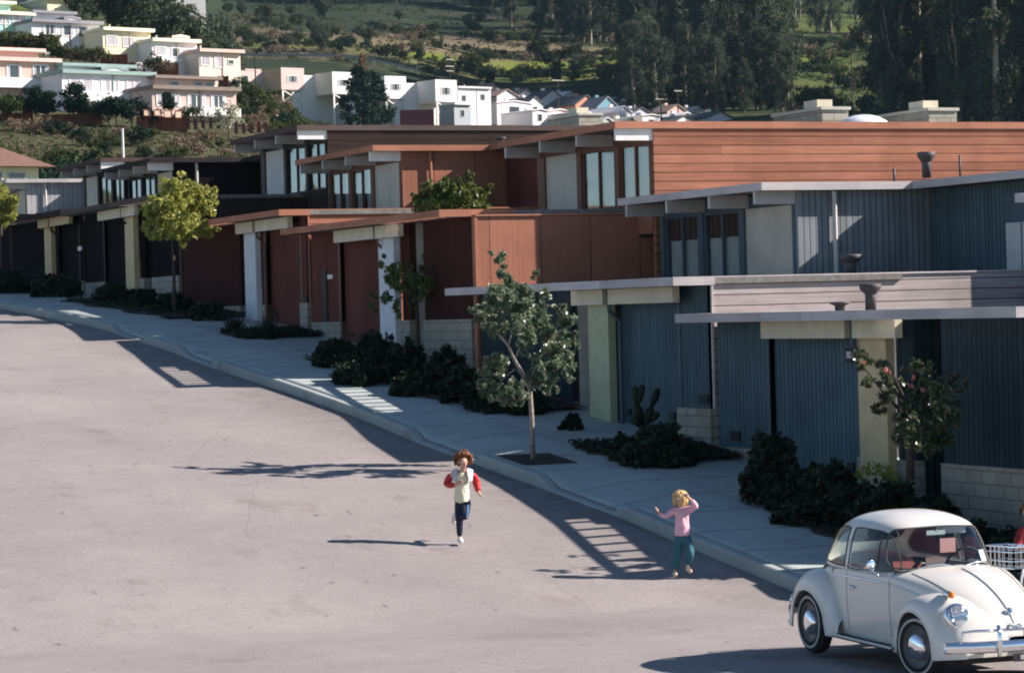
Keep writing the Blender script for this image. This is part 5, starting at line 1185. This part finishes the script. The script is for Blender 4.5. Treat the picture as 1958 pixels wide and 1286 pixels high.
    # ---- interior
    for s in (-1, 1):
        st = MB().grid([[(x, s*.30+y*(1-.12*k), z) for y in np.linspace(-.22,.22,7)] for k, (x, z) in enumerate([(.18,.50),(-.18,.48),(-.24,.55),(-.30,.80),(-.34,.98),(-.39,1.0),(-.42,.92),(-.36,.55)])]).build('front_seat', plain('seat_brown', (.17,.11,.10), .7), T0, True)
    MB().grid([[(x, y, z) for y in np.linspace(-.50,.50,9)] for x, z in [(-.62,.50),(-.86,.48),(-.96,.62),(-1.06,.88),(-1.14,.90),(-1.3,.86)]]).build('rear_seat', redv, T0, True)
    MB().box(-1.25, .9, -.52, .52, .26, .30).build('floor', inter, T0)
    MB().grid([[(x, y, z) for y in np.linspace(-.55,.55,9)] for x, z in [(.60,.985),(.46,.975),(.42,.93),(.44,.70)]]).build('dashboard', paint, T0, True)
    for s in (-1, 1): MB().grid([[(x, s*.618, z) for x in np.linspace(-.85,.45,8)] for z in (.45,.92)]).build('door_card', inter, T0)
    sw = MB(); ctr = Vector((.20,.32,.98)); q = []
    for i in range(25): a = 2*math.pi*i/24; q.append((ctr.x+.09*math.cos(a), ctr.y+.19*math.sin(a), ctr.z+.165*math.cos(a)))
    sw.tube(q, .013, 6, False); sw.tube([tuple(ctr+Vector((.0,-.18,0))), (ctr.x+.02, ctr.y, ctr.z-.02), tuple(ctr+Vector((0,.18,0)))], .010, 6); sw.tube([(ctr.x+.02,ctr.y,ctr.z-.02),(.5,.32,.80)], .018, 6); sw.build('steering_wheel', blk, T0, True)
    mi = MB().box(.25, .262, -.10, .10, 1.285, 1.33).build('interior_mirror', chrome, T0); MB().tube([(.27,0,1.31),(.30,0,1.37)], .006, 6).build('stalk', chrome, mi)
    MB().box(.30, .303, .02, .19, 1.11, 1.25).build('pink_tag', plain('pink_card', (.75,.38,.36), .7), T0)
    MB().grid([[(front_x(y, z)-.012, y, z) for y in (.36,.42,.49)] for z in (1.02, 1.13)]).build('window_sticker', M['white'], T0)
    MB().box(.22, .232, .04, .34, 1.29, 1.36).build('sun_visor', plain('visor_grey', (.45,.47,.52), .7), T0)
    for y0 in (-.36, .08):
        q = [(front_x(y, .995+.03*math.sin((y-y0)/.40*math.pi))+.022, y, .995+.035*math.sin((y-y0)/.40*math.pi)) for y in np.linspace(y0, y0+.40, 9)]
        MB().tube(q, .008, 6).build('wiper', chrome, T0, True)
    mr = MB().lathe([(.001,-.03),(.04,-.026),(.055,-.008),(.057,0),(.05,.004),(.001,.004)], (0,0,0), 'x', 20).build('door_mirror', chrome, T0, True); mr.location = (.36,-.76,1.03); mr.rotation_euler = (0,0,math.radians(10))
    MB().tube([(0,0,-.03),(.02,.05,-.09),(.04,.11,-.115)], .009, 6).build('mirror_arm', chrome, mr, True)
    return T0
car()

# ------------------------------------------------------------------ people
LX, LT = np.array([.9218,-.3874,0]), np.array([-.3875,-.9219,0])        # picture right / towards the camera
def skin(name, pts, edges, rad, mat, parent, o, sub=2):
    me = bpy.data.meshes.new(name); me.from_pydata([tuple(o + LX*p[0] + LT*p[1] + np.array([0,0,p[2]])) for p in pts], edges, [])
    ob = bpy.data.objects.new(name, me); COL.objects.link(ob); m = ob.modifiers.new('Skin', 'SKIN'); m.use_smooth_shade = True
    sv = me.skin_vertices[0].data if len(me.skin_vertices) else None
    for i, r in enumerate(rad):
        sv[i].radius = (r, r) if not isinstance(r, tuple) else r; sv[i].use_root = (i == 0)
    s = ob.modifiers.new('Sub', 'SUBSURF'); s.levels = s.render_levels = sub; me.materials.append(mat)
    if parent is not None: attach(ob, parent)
    return ob
def blob(name, o, c, r, mat, parent, amp=.12, fr=9., seed=0, n=28, cut=None):
    rs = np.random.RandomState(seed); ph = rs.uniform(0, 6.28, 12); rows = []
    for i in range(n+1):
        th = math.pi*i/n; row = []
        for j in range(2*n):
            a = 2*math.pi*j/(2*n); d = np.array([math.sin(th)*math.cos(a), math.sin(th)*math.sin(a), math.cos(th)])
            k = 1 + amp*(math.sin(fr*d[0]+ph[0]+3*d[1])*math.sin(fr*d[1]+ph[1])+.7*math.sin(fr*1.7*d[2]+ph[2]+fr*d[0])*math.sin(fr*1.3*d[1]+ph[3]))
            q = np.array(c) + d*np.array(r)*k
            if cut: q = cut(q, d)
            row.append(tuple(o + LX*q[0] + LT*q[1] + np.array([0,0,q[2]])))
        rows.append(row)
    return MB().grid(rows, True).build(name, mat, parent, True)
skinm = plain('skin', (.52,.30,.22), .5, var=.06); skin2 = plain('fair_skin', (.58,.34,.25), .5, var=.06)
def hand(o, palm, wrist, side, rad=.009, curl=.6):
    """palm with four curled fingers and a thumb, returned as points, edges, radii joined to the wrist"""
    w, p = np.array(wrist), np.array(palm); d = p - w; d /= np.linalg.norm(d); n = np.cross(d, np.array(side)); n /= np.linalg.norm(n); s = np.cross(n, d)
    pts, ed, rd = [], [], []
    pts.append(tuple(p)); rd.append(.020)
    for k in range(4):
        b = p + d*.018 + s*(k-1.5)*.014; L = [.036,.042,.040,.030][k]
        m = b + d*L*.55 + n*L*.25*curl; e = m + d*L*.15 + n*L*.55*curl
        i = len(pts); pts += [tuple(b), tuple(m), tuple(e)]; rd += [rad, rad*.9, rad*.8]; ed += [(0, i), (i, i+1), (i+1, i+2)]
    b = p - d*.005 + s*.026; i = len(pts); pts += [tuple(b), tuple(b + s*.012 + d*.022 + n*.01)]; rd += [rad*1.05, rad*.85]; ed += [(0, i), (i, i+1)]
    return pts, ed, rd
def person(label, o, J, cloth, seed=0, skm=None, hair=None, face=None):
    t = thing('person', label, 'person', o)
    skm = skm or skinm
    # body: one continuous surface grown from the pelvis
    names = ['pelvis','belly','chest','neck','chin','head','crown','shl','ell','wrl','shr','elr','wrr','hipl','knl','anl','toel','hipr','knr','anr','toer']
    rad = dict(pelvis=.075, belly=.070, chest=.088, neck=.036, chin=.05, head=.082, crown=.05, shl=.042, ell=.030, wrl=.022, shr=.042, elr=.030, wrr=.022, hipl=.052, knl=.036, anl=.028, toel=.024, hipr=.052, knr=.036, anr=.028, toer=.024)
    idx = {n: i for i, n in enumerate(names)}; pts = [J[n] for n in names]; r = [rad[n]*J.get('scale', 1) for n in names]
    E2 = [('pelvis','belly'),('belly','chest'),('chest','neck'),('neck','chin'),('chin','head'),('head','crown'),('chest','shl'),('shl','ell'),('ell','wrl'),('chest','shr'),('shr','elr'),('elr','wrr'),('pelvis','hipl'),('hipl','knl'),('knl','anl'),('anl','toel'),('pelvis','hipr'),('hipr','knr'),('knr','anr'),('anr','toer')]
    ed = [(idx[a], idx[b]) for a, b in E2]
    for sd in ('l', 'r'):
        hp = J.get('hand'+sd)
        if hp is not None:
            p_, e_, r_ = hand(o, hp, J['wr'+sd], J.get('side'+sd, (0,0,1))); n0 = len(pts); pts += p_; r += r_; ed += [(a+n0, b+n0) for a, b in e_] + [(idx['wr'+sd], n0)]
    skin('body', pts, ed, r, skm, t, o, 1)
    h = np.array(J['head']); fd = np.array(J['face'])/np.linalg.norm(J['face']); sd = np.cross(fd, [0,0,1.]); sd /= np.linalg.norm(sd)
    k = J.get('scale', 1)
    wht = plain('eye_white', (.7,.68,.65), .3)
    for s in (-1, 1):
        e = h + fd*.074*k + sd*s*.030*k + np.array([0,0,.004]); eb = blob('eye', o, e, (.012,.012,.009), wht, t, 0, n=8)
        blob('iris', o, e + fd*.008, (.006,.006,.006), M['black'], eb, 0, n=6)
        blob('ear', o, h + sd*s*.080*k + np.array([0,0,-.005]), (.014,.014,.024), skm, t, 0, n=8)
    blob('nose', o, h + fd*.090*k + np.array([0,0,-.022]), (.012,.016,.018), skm, t, 0, n=8)
    blob('mouth', o, h + fd*.078*k + np.array([0,0,-.050]), (.022,.014,.007), plain('lips', (.42,.13,.11), .5), t, 0, n=8)
    return t
# running child
g = hit(880, 1040); g1 = np.array([g[0], g[1], gz(g[0], g[1])+.012]); 
t1 = None
J1 = dict(pelvis=(.045,0,.70), belly=(.05,.02,.84), chest=(.06,.03,1.00), neck=(.065,.05,1.11), chin=(.08,.09,1.165), head=(.082,.085,1.235), crown=(.08,.07,1.30),
  shl=(-.085,.02,1.06), ell=(-.185,-.08,.90), wrl=(-.04,.10,.895), handl=(.02,.135,.925), sidel=(0,0,1), shr=(.20,.02,1.06), elr=(.265,-.10,.90), wrr=(.30,.02,.765), handr=(.315,.05,.735), sider=(0,1,0),
  hipl=(-.015,0,.66), knl=(.0,.06,.385), anl=(-.005,.0,.085), toel=(.015,.12,.035), hipr=(.10,0,.66), knr=(.075,.17,.40), anr=(-.055,-.20,.42), toer=(-.085,-.22,.32), face=(.35,1,-.08))
t1 = person('running child with curly auburn hair, red jacket and cream shirt', g1, J1, None, 1)
creams = plain('cream_shirt', (.74,.69,.50), .8); redj = plain('red_jacket', (.48,.03,.035), .6); lil = plain('lilac_lining', (.50,.50,.58), .8); navy = plain('navy_trousers', (.018,.022,.045), .8); blu = plain('blue_stripe', (.10,.20,.38), .8); shoe = plain('white_shoe', (.75,.74,.70), .6)
skin('shirt', [(.045,.01,.56),(.05,.02,.78),(.055,.03,.93),(.06,.035,1.05),(.065,.05,1.10)], [(0,1),(1,2),(2,3),(3,4)], [(.125,.11),(.118,.10),(.118,.10),(.105,.08),(.05,.05)], creams, t1, g1)
skin('trousers', [(.045,0,.68),(-.005,0,.58),(.0,.065,.385),(-.005,.0,.10),(.098,0,.58),(.078,.175,.40),(-.040,-.155,.425),(.045,0,.80)], [(0,1),(1,2),(2,3),(0,4),(4,5),(5,6),(0,7)], [.110,.092,.064,.044,.092,.064,.046,.095], navy, t1, g1)
MB().tube([tuple(g1+LX*.045+LT*.012+np.array([0,0,z])) for z in (.635,.66,.72,.78)], [.118,.120,.116,.108], 20, False).build('shirt_hem', creams, t1, True)
MB().tube([tuple(g1+LX*x+LT*y+np.array([0,0,z])) for x, y, z in [(.135,.075,.60),(.125,.15,.50),(.115,.215,.40)]], [.014,.016,.012], 6).build('stripe', blu, t1)
for nm, s_ in (('left', -1), ('right', 1)):
    if s_ < 0: pts = [(-.095,.01,1.05),(-.15,-.05,.97),(-.19,-.085,.895),(-.12,.02,.885),(-.055,.09,.89)]; rr = [.060,.060,.062,.052,.044]
    else: pts = [(.21,.01,1.05),(.245,-.05,.97),(.27,-.10,.895),(.285,-.03,.82),(.30,.015,.775)]; rr = [.060,.060,.062,.054,.050]
    skin('jacket_sleeve', pts, [(0,1),(1,2),(2,3),(3,4)], rr, redj, t1, g1)
skin('jacket_back', [(-.09,-.05,1.06),(.06,-.07,1.06),(.21,-.05,1.06),(.06,-.085,.90),(.07,-.08,.75)], [(0,1),(1,2),(1,3),(3,4)], [(.05,.05),(.07,.05),(.05,.05),(.12,.04),(.12,.035)], redj, t1, g1)
for s_ in (-1, 1):
    MB().grid([[tuple(g1+LX*(.062+s_*x)+LT*y+np.array([0,0,z])) for x, y, z in row] for row in [[(.07,.05,1.14),(.115,.03,1.13),(.165,-.02,1.10)],[(.075,.115,1.06),(.12,.10,1.05),(.16,.04,1.04)],[(.095,.125,.95),(.125,.11,.94),(.15,.06,.94)]]]).build('jacket_lining', lil, t1, True)
for pts in ([(-.01,-.055,.05),(.0,.02,.055),(.012,.09,.045),(.02,.14,.032)], [(-.05,-.165,.445),(-.075,-.215,.40),(-.095,-.235,.33),(-.10,-.235,.27)]):
    skin('shoe', pts, [(0,1),(1,2),(2,3)], [.040,.046,.042,.030], shoe, t1, g1)
rs_ = np.random.RandomState(5); hr = plain('auburn_hair', (.20,.085,.04), .7, var=.4, sc=40)
hb1 = blob('hair', g1, (.075,.035,1.275), (.135,.12,.115), hr, t1, .10, 11, 3, cut=lambda q, d: q if not (d[1] > .35 and d[2] < .45) else np.array([q[0], q[1]-.075*min(1, (d[1]-.35)*3), q[2]]))
for i in range(120):
    d = rs_.normal(size=3); d /= np.linalg.norm(d)
    if d[1] > .45 and d[2] < .5 or d[2] < -.75: continue
    c = np.array([.075,.03,1.27]) + d*np.array([.138,.12,.12]); blob('curl', g1, c + rs_.normal(size=3)*.010, (.017,.017,.017), hr, hb1, .25, 5, i, n=5)
for m_ in (creams, redj, lil, navy):
    bump(m_.node_tree, m_.node_tree.nodes['Principled BSDF'], noise(m_.node_tree, coords(m_.node_tree, (1,1,.6)), 16, 3), 1., .03)
# younger child
g = hit(1290, 1103); g2 = np.array([g[0], g[1], gz(g[0], g[1])+.012]) + LX*.108
J2 = dict(pelvis=(.02,0,.62), belly=(.02,0,.73), chest=(.015,0,.88), neck=(.005,.01,1.00), chin=(-.015,.04,1.05), head=(-.01,.02,1.125), crown=(-.005,0,1.19),
  shl=(-.10,0,.95), ell=(-.225,.02,.86), wrl=(-.315,.07,.925), handl=(-.335,.085,.965), sidel=(0,1,0), shr=(.135,0,.95), elr=(.235,.06,1.00), wrr=(.125,.10,1.12), handr=(.085,.10,1.155), sider=(1,0,0),
  hipl=(-.035,0,.57), knl=(-.05,.02,.34), anl=(-.10,-.0,.075), toel=(-.105,.09,.03), hipr=(.075,0,.57), knr=(.125,.10,.32), anr=(.065,-.02,.155), toer=(.135,.03,.06), scale=.92, face=(-.75,.75,-.25))
t2 = person('small blond child in a pink jersey holding a hand to the forehead', g2, J2, None, 2, skin2)
pink = plain('pink_jersey', (.72,.42,.50), .85); tealp = plain('teal_trousers', (.035,.13,.16), .85); tan2 = plain('tan_shoe', (.62,.48,.36), .6)
skin('jersey', [(.02,0,.52),(.02,0,.75),(.018,0,.88),(.015,0,.95),(.008,.005,1.00),(-.10,0,.945),(-.22,.02,.862),(-.30,.06,.91),(.13,0,.95),(.232,.06,1.00),(.145,.095,1.10)], [(0,1),(1,2),(2,3),(3,4),(3,5),(5,6),(6,7),(3,8),(8,9),(9,10)], [(.122,.10),(.112,.09),(.108,.088),(.085,.07),(.042,.042),.056,.042,.032,.056,.046,.034], pink, t2, g2)
skin('trousers', [(.02,0,.60),(-.034,0,.51),(-.052,.02,.34),(-.098,0,.09),(.074,0,.51),(.128,.10,.32),(.073,-.01,.16),(.02,0,.72)], [(0,1),(1,2),(2,3),(0,4),(4,5),(5,6),(0,7)], [.106,.088,.062,.048,.088,.062,.048,.092], tealp, t2, g2)
for pts in ([(-.10,-.04,.045),(-.102,.03,.045),(-.105,.10,.030)], [(.060,-.02,.135),(.095,.0,.10),(.135,.03,.045)]):
    skin('shoe', pts, [(0,1),(1,2)], [.036,.040,.030], tan2, t2, g2)
MB().tube([tuple(g2+LX*.02+LT*.0+np.array([0,0,z])) for z in (.585,.61,.67,.73)], [.112,.114,.110,.104], 20, False).build('jersey_hem', pink, t2, True)
bh = plain('blond_hair', (.55,.38,.17), .6, var=.35, sc=45)
hb2 = blob('hair', g2, (.005,-.015,1.135), (.100,.100,.100), bh, t2, .05, 9, 7, cut=lambda q, d: q + np.array([d[0]*.02, 0, -.085*max(0, -d[2])]) if not (d[0] < -.25 and d[1] > .1 and d[2] < .25) else q*1 + np.array([.05, -.03, 0]))
for i in range(60):
    a = rs_.uniform(-.6, 3.9); x, y = .085*math.cos(a), -.015-.085*math.sin(a)
    MB().tube([tuple(g2+LX*(x*.8+.01)+LT*(y*.8+.02)+np.array([0,0,1.16])), tuple(g2+LX*(x*1.15+.01)+LT*y*1.15+np.array([0,0,1.09])), tuple(g2+LX*(x*1.2+.01)+LT*y*1.15+np.array([0,0,rs_.uniform(.97,1.04)]))], [.008,.009,.003], 5).build('lock', bh, hb2, True)
for m_ in (pink, tealp):
    bump(m_.node_tree, m_.node_tree.nodes['Principled BSDF'], noise(m_.node_tree, coords(m_.node_tree, (1,1,.6)), 16, 3), 1., .03)
# cyclist cut by the right edge
gb = P(1950, 1180, 31.0); gb[2] = gz(gb[0], gb[1]) + .0; 
J3 = dict(pelvis=(.30,-.10,.86), belly=(.28,-.08,.98), chest=(.22,-.02,1.16), neck=(.17,.02,1.29), chin=(.14,.06,1.33), head=(.12,.05,1.41), crown=(.12,.04,1.48),
  shl=(.05,.04,1.22), ell=(-.02,.10,1.05), wrl=(-.04,.18,1.02), handl=(-.05,.22,1.03), sidel=(1,0,0), shr=(.36,-.04,1.22), elr=(.34,.12,1.05), wrr=(.22,.22,1.03), handr=(.20,.26,1.03), sider=(1,0,0),
  hipl=(.22,-.08,.80), knl=(.10,.20,.55), anl=(.06,.10,.14), toel=(.04,.22,.08), hipr=(.38,-.08,.80), knr=(.42,.16,.50), anr=(.42,-.02,.08), toer=(.42,.12,.04), face=(-.6,.8,-.1))
t3 = person('person in a dark red jacket astride a bicycle, cut by the right edge', gb, J3, None, 3)
dred = plain('dark_red_jacket', (.20,.015,.02), .8, var=.5, sc=14)
skin('jacket', [(.30,-.10,.84),(.27,-.07,1.0),(.22,-.02,1.16),(.18,.01,1.25),(.05,.04,1.22),(-.02,.10,1.05),(-.035,.165,1.02),(.36,-.04,1.22),(.34,.12,1.05),(.24,.20,1.03)], [(0,1),(1,2),(2,3),(3,4),(4,5),(5,6),(3,7),(7,8),(8,9)], [(.14,.11),(.14,.11),(.14,.11),(.10,.08),.070,.055,.045,.070,.055,.045], dred, t3, gb)
skin('trousers', [(.30,-.10,.84),(.22,-.06,.78),(.10,.20,.55),(.06,.10,.18),(.38,-.06,.78),(.42,.16,.50),(.42,0,.14)], [(0,1),(1,2),(2,3),(0,4),(4,5),(5,6)], [.12,.09,.065,.05,.09,.065,.05], navy, t3, gb)
for pts in ([(.06,.06,.07),(.05,.14,.07),(.04,.24,.06)], [(.42,-.06,.05),(.42,.04,.05),(.42,.14,.04)]): skin('shoe', pts, [(0,1),(1,2)], [.042,.045,.032], M['black'], t3, gb)
blob('hair', gb, (.125,.03,1.44), (.10,.10,.085), plain('brown_hair', (.10,.06,.035), .7), t3, .06, 9, 4, cut=lambda q, d: q if not (d[1] > .2 and d[2] < .2) else q - np.array([0,.07,0]))
# bicycle: frame along (picture left, a little towards the camera)
bt_ = thing('bicycle', 'chrome bicycle with a wire basket held by the person at the right edge', 'bicycle', gb)
bd_ = np.array([-.78,.62]); 
def B(a, z, w=0.): return tuple(gb + LX*(.30+bd_[0]*a+.62*w) + LT*(.05+bd_[1]*a*.6+.78*w) + np.array([0,0,z]))
for a in (-.52, .50):
    wl = MB().tube([B(a+.31*math.cos(k), .33+.31*math.sin(k)) for k in [i*math.pi/16 for i in range(33)]], .017, 6, False).build('wheel', M['black'], bt_, True)
    sp_ = MB()
    for i in range(12): k = i*math.pi/6; sp_.tube([B(a, .33), B(a+.30*math.cos(k), .33+.30*math.sin(k))], .0025, 4)
    sp_.build('spokes', M['chrome'], wl)
fm = MB(); wp = plain('white_bike_frame', (.6,.62,.62), .3)
for p, q in [((-.52,.33),(-.08,.30)),((-.52,.33),(-.16,.78)),((-.08,.30),(-.16,.82)),((-.08,.30),(.34,.72)),((-.15,.72),(.33,.82)),((.50,.33),(.31,.95))]: fm.tube([B(*p), B(*q)], .016, 6)
fm.build('frame', wp, bt_, True)
MB().tube([B(.22,1.0,-.28), B(.26,1.05,-.22), B(.33,1.02,-.05), B(.33,1.02,.05), B(.26,1.05,.22), B(.20,1.0,.30)], .013, 6).build('handlebar', M['chrome'], bt_, True)
MB().lathe([(.001,.03),(.07,.02),(.10,0),(.08,-.04),(.001,-.05)], B(-.16,.87), n=14).build('seat', M['black'], bt_, True)
bk = MB()
for z in (.82, .90, 1.0, 1.06): bk.tube([B(.40,z,-.20), B(.72,z,-.20), B(.72,z,.20), B(.40,z,.20), B(.40,z,-.20)], .006 if z < 1.05 else .010, 5, False)
for k in range(7):
    w = -.20+.4*k/6
    for a in (.40, .72): bk.tube([B(a,.82,w), B(a,1.06,w)], .005, 4)
    bk.tube([B(.40,.82,w), B(.72,.82,w)], .005, 4)
for k in range(6):
    a = .40+.32*k/5
    for w in (-.20, .20): bk.tube([B(a,.82,w), B(a,1.06,w)], .005, 4)
bk.build('basket', M['chrome'], bt_)

# ------------------------------------------------------------------ ground cover nobody could count
def cover(name, label, n, place, size, mat, r, per, asp=1.8, seed=0):
    rs = np.random.RandomState(seed); bl = []
    for i in range(n):
        p = place(rs)
        if p is not None: bl.append((p[0], p[1], p[2] + r*.25, r*rs.uniform(.5, 1.2), per))
    o = leaves(name, leafgrid(rs, bl, size, asp, .1, (1,1,.7)), mat); tag(o, label, name.replace('_', ' '), kind='stuff')
def on_hill(x0, x1, d0, d1, f=.09):
    def g(rs):
        px, D = rs.uniform(x0, x1), rs.uniform(d0, d1); p = terr(px, D)
        if math.sin(p[0]*f+1.3)*math.sin(p[1]*f*.8+.4)+.5*math.sin(p[0]*f*2.3+p[1]*f*1.7) < rs.uniform(-.7, .6): return None
        return p
    return g
cover('scrub', 'patchy green scrub covering the hill slope', 2600, on_hill(430, 1300, 690, 1300, .045), .75, M['leaf_hill'], 1.8, 14, seed=1)
cover('dry_brush', 'pale dry brush on the hill slope', 1100, on_hill(430, 1300, 700, 950, .06), .6, M['leaf_dry'], 1.3, 12, seed=2)
cover('clearing_scrub', 'low green growth in the clearing between the groves', 800, on_hill(1500, 1720, 540, 950, .08), .6, M['leaf_hill'], 1.4, 12, seed=3)
cover('slope_grass', 'tufted green grass on the near slope', 2600, on_hill(-60, 540, 165, 238, .16), .26, M['leaf_hill'], .38, 12, 3., seed=4)
cover('slope_dry_grass', 'dry brown grass tufts on the near slope', 2200, on_hill(-60, 540, 165, 238, .21), .24, M['leaf_dry'], .34, 12, 3., seed=5)
cover('bank_scrub', 'dense green growth on the bank between the house groups', 1300, on_hill(455, 700, 260, 480, .07), .45, M['leaf_hill'], .8, 14, seed=6)
def in_beds(rs):
    b_ = [(50.6, 61.2, 20.6), (33.6, 38.4, 20.6), (43.6, 45.9, 20.5), (66.4, 68.2, 20.6), (72.8, 84.6, 20.4), (95.4, 108, 20.6), (22., 31.6, 20.5)][rs.randint(7)]
    u = rs.uniform(b_[0]-.1, b_[1]+.1); v = rs.uniform(b_[2]-.12, 22.6); return (v, u, gz(v, u)+.05)
cover('bed_ground_cover', 'dark low ground cover in the planting beds', 2600, in_beds, .075, M['leaf_dark'], .16, 16, seed=7)
def litter(rs):
    u = rs.uniform(24, 100); v = rs.choice([18.35, 20.3, 20.4, 19.6, 18.9, 21.]) + rs.normal()*.12; return (v, u, gz(v, u) - .004)
rsl = np.random.RandomState(9); LV = []
for i in range(900):
    p = np.array(litter(rsl)) + np.array([0,0,.012]); a = rsl.uniform(0, 6.28); q = .035*rsl.uniform(.5, 1.2); c_, s_ = math.cos(a)*q, math.sin(a)*q
    LV += [p+np.array([-c_,-s_,0]), p+np.array([s_*.5,-c_*.5,.006]), p+np.array([c_,s_,.004]), p+np.array([-s_*.5,c_*.5,.008])]
tag(leaves('fallen_leaves', np.array(LV), M['leaf_dry']), 'small fallen leaves along the kerb and bed edges', 'fallen leaves', kind='stuff')
# ------------------------------------------------------------------ labels that tell repeats apart by their place in the row
def proj_x(o):
    c = MW.T @ np.array(o.location); return CX + F*c[0]/c[2]
ORD = ['leftmost','second','third','fourth','fifth','sixth','seventh','eighth','ninth','tenth','eleventh','twelfth','thirteenth','fourteenth','fifteenth','sixteenth','seventeenth','eighteenth','nineteenth','twentieth','twenty first','twenty second','twenty third','twenty fourth','twenty fifth','twenty sixth']
ORD += [d + ' ' + o for d, o in [('twenty', w) for w in ('seventh','eighth','ninth')]] + ['thirtieth'] + ['thirty ' + w for w in ('first','second','third','fourth','fifth','sixth','seventh','eighth','ninth')] + ['fortieth'] + ['forty ' + w for w in ('first','second','third','fourth','fifth','sixth','seventh','eighth','ninth')] + ['fiftieth']
groups = {}
for o in COL.objects:
    if o.parent is None and o.get('group') and o.get('label'): groups.setdefault((o['group'], o['label']), []).append(o)
for (g_, lb), os_ in groups.items():
    if 1 < len(os_) <= 50:
        for i, o in enumerate(sorted(os_, key=proj_x)):
            o['label'] = (lb.split(',')[0] + ', ' + ORD[i] + (' of its group' if i == 0 else ' from the left'))
            if len(o['label'].split()) > 16: o['label'] = ' '.join(lb.split(',')[0].split()[:10]) + ', ' + ORD[i] + (' of its group' if i == 0 else ' from the left')

# ------------------------------------------------------------------ thin air haze over the valley
hm = bpy.data.materials.new('haze_air'); hm.use_nodes = True; ht = hm.node_tree; ht.nodes.remove(ht.nodes['Principled BSDF'])
pv = ht.nodes.new('ShaderNodeVolumePrincipled'); pv.inputs['Color'].default_value = (.45,.75,1,1); pv.inputs['Density'].default_value = .00004
ht.links.new(pv.outputs[0], ht.nodes['Material Output'].inputs['Volume'])
hz = MB().box(-2600, 2900, -700, 3400, -60, 900).build('haze', hm); tag(hz, kind='stuff')
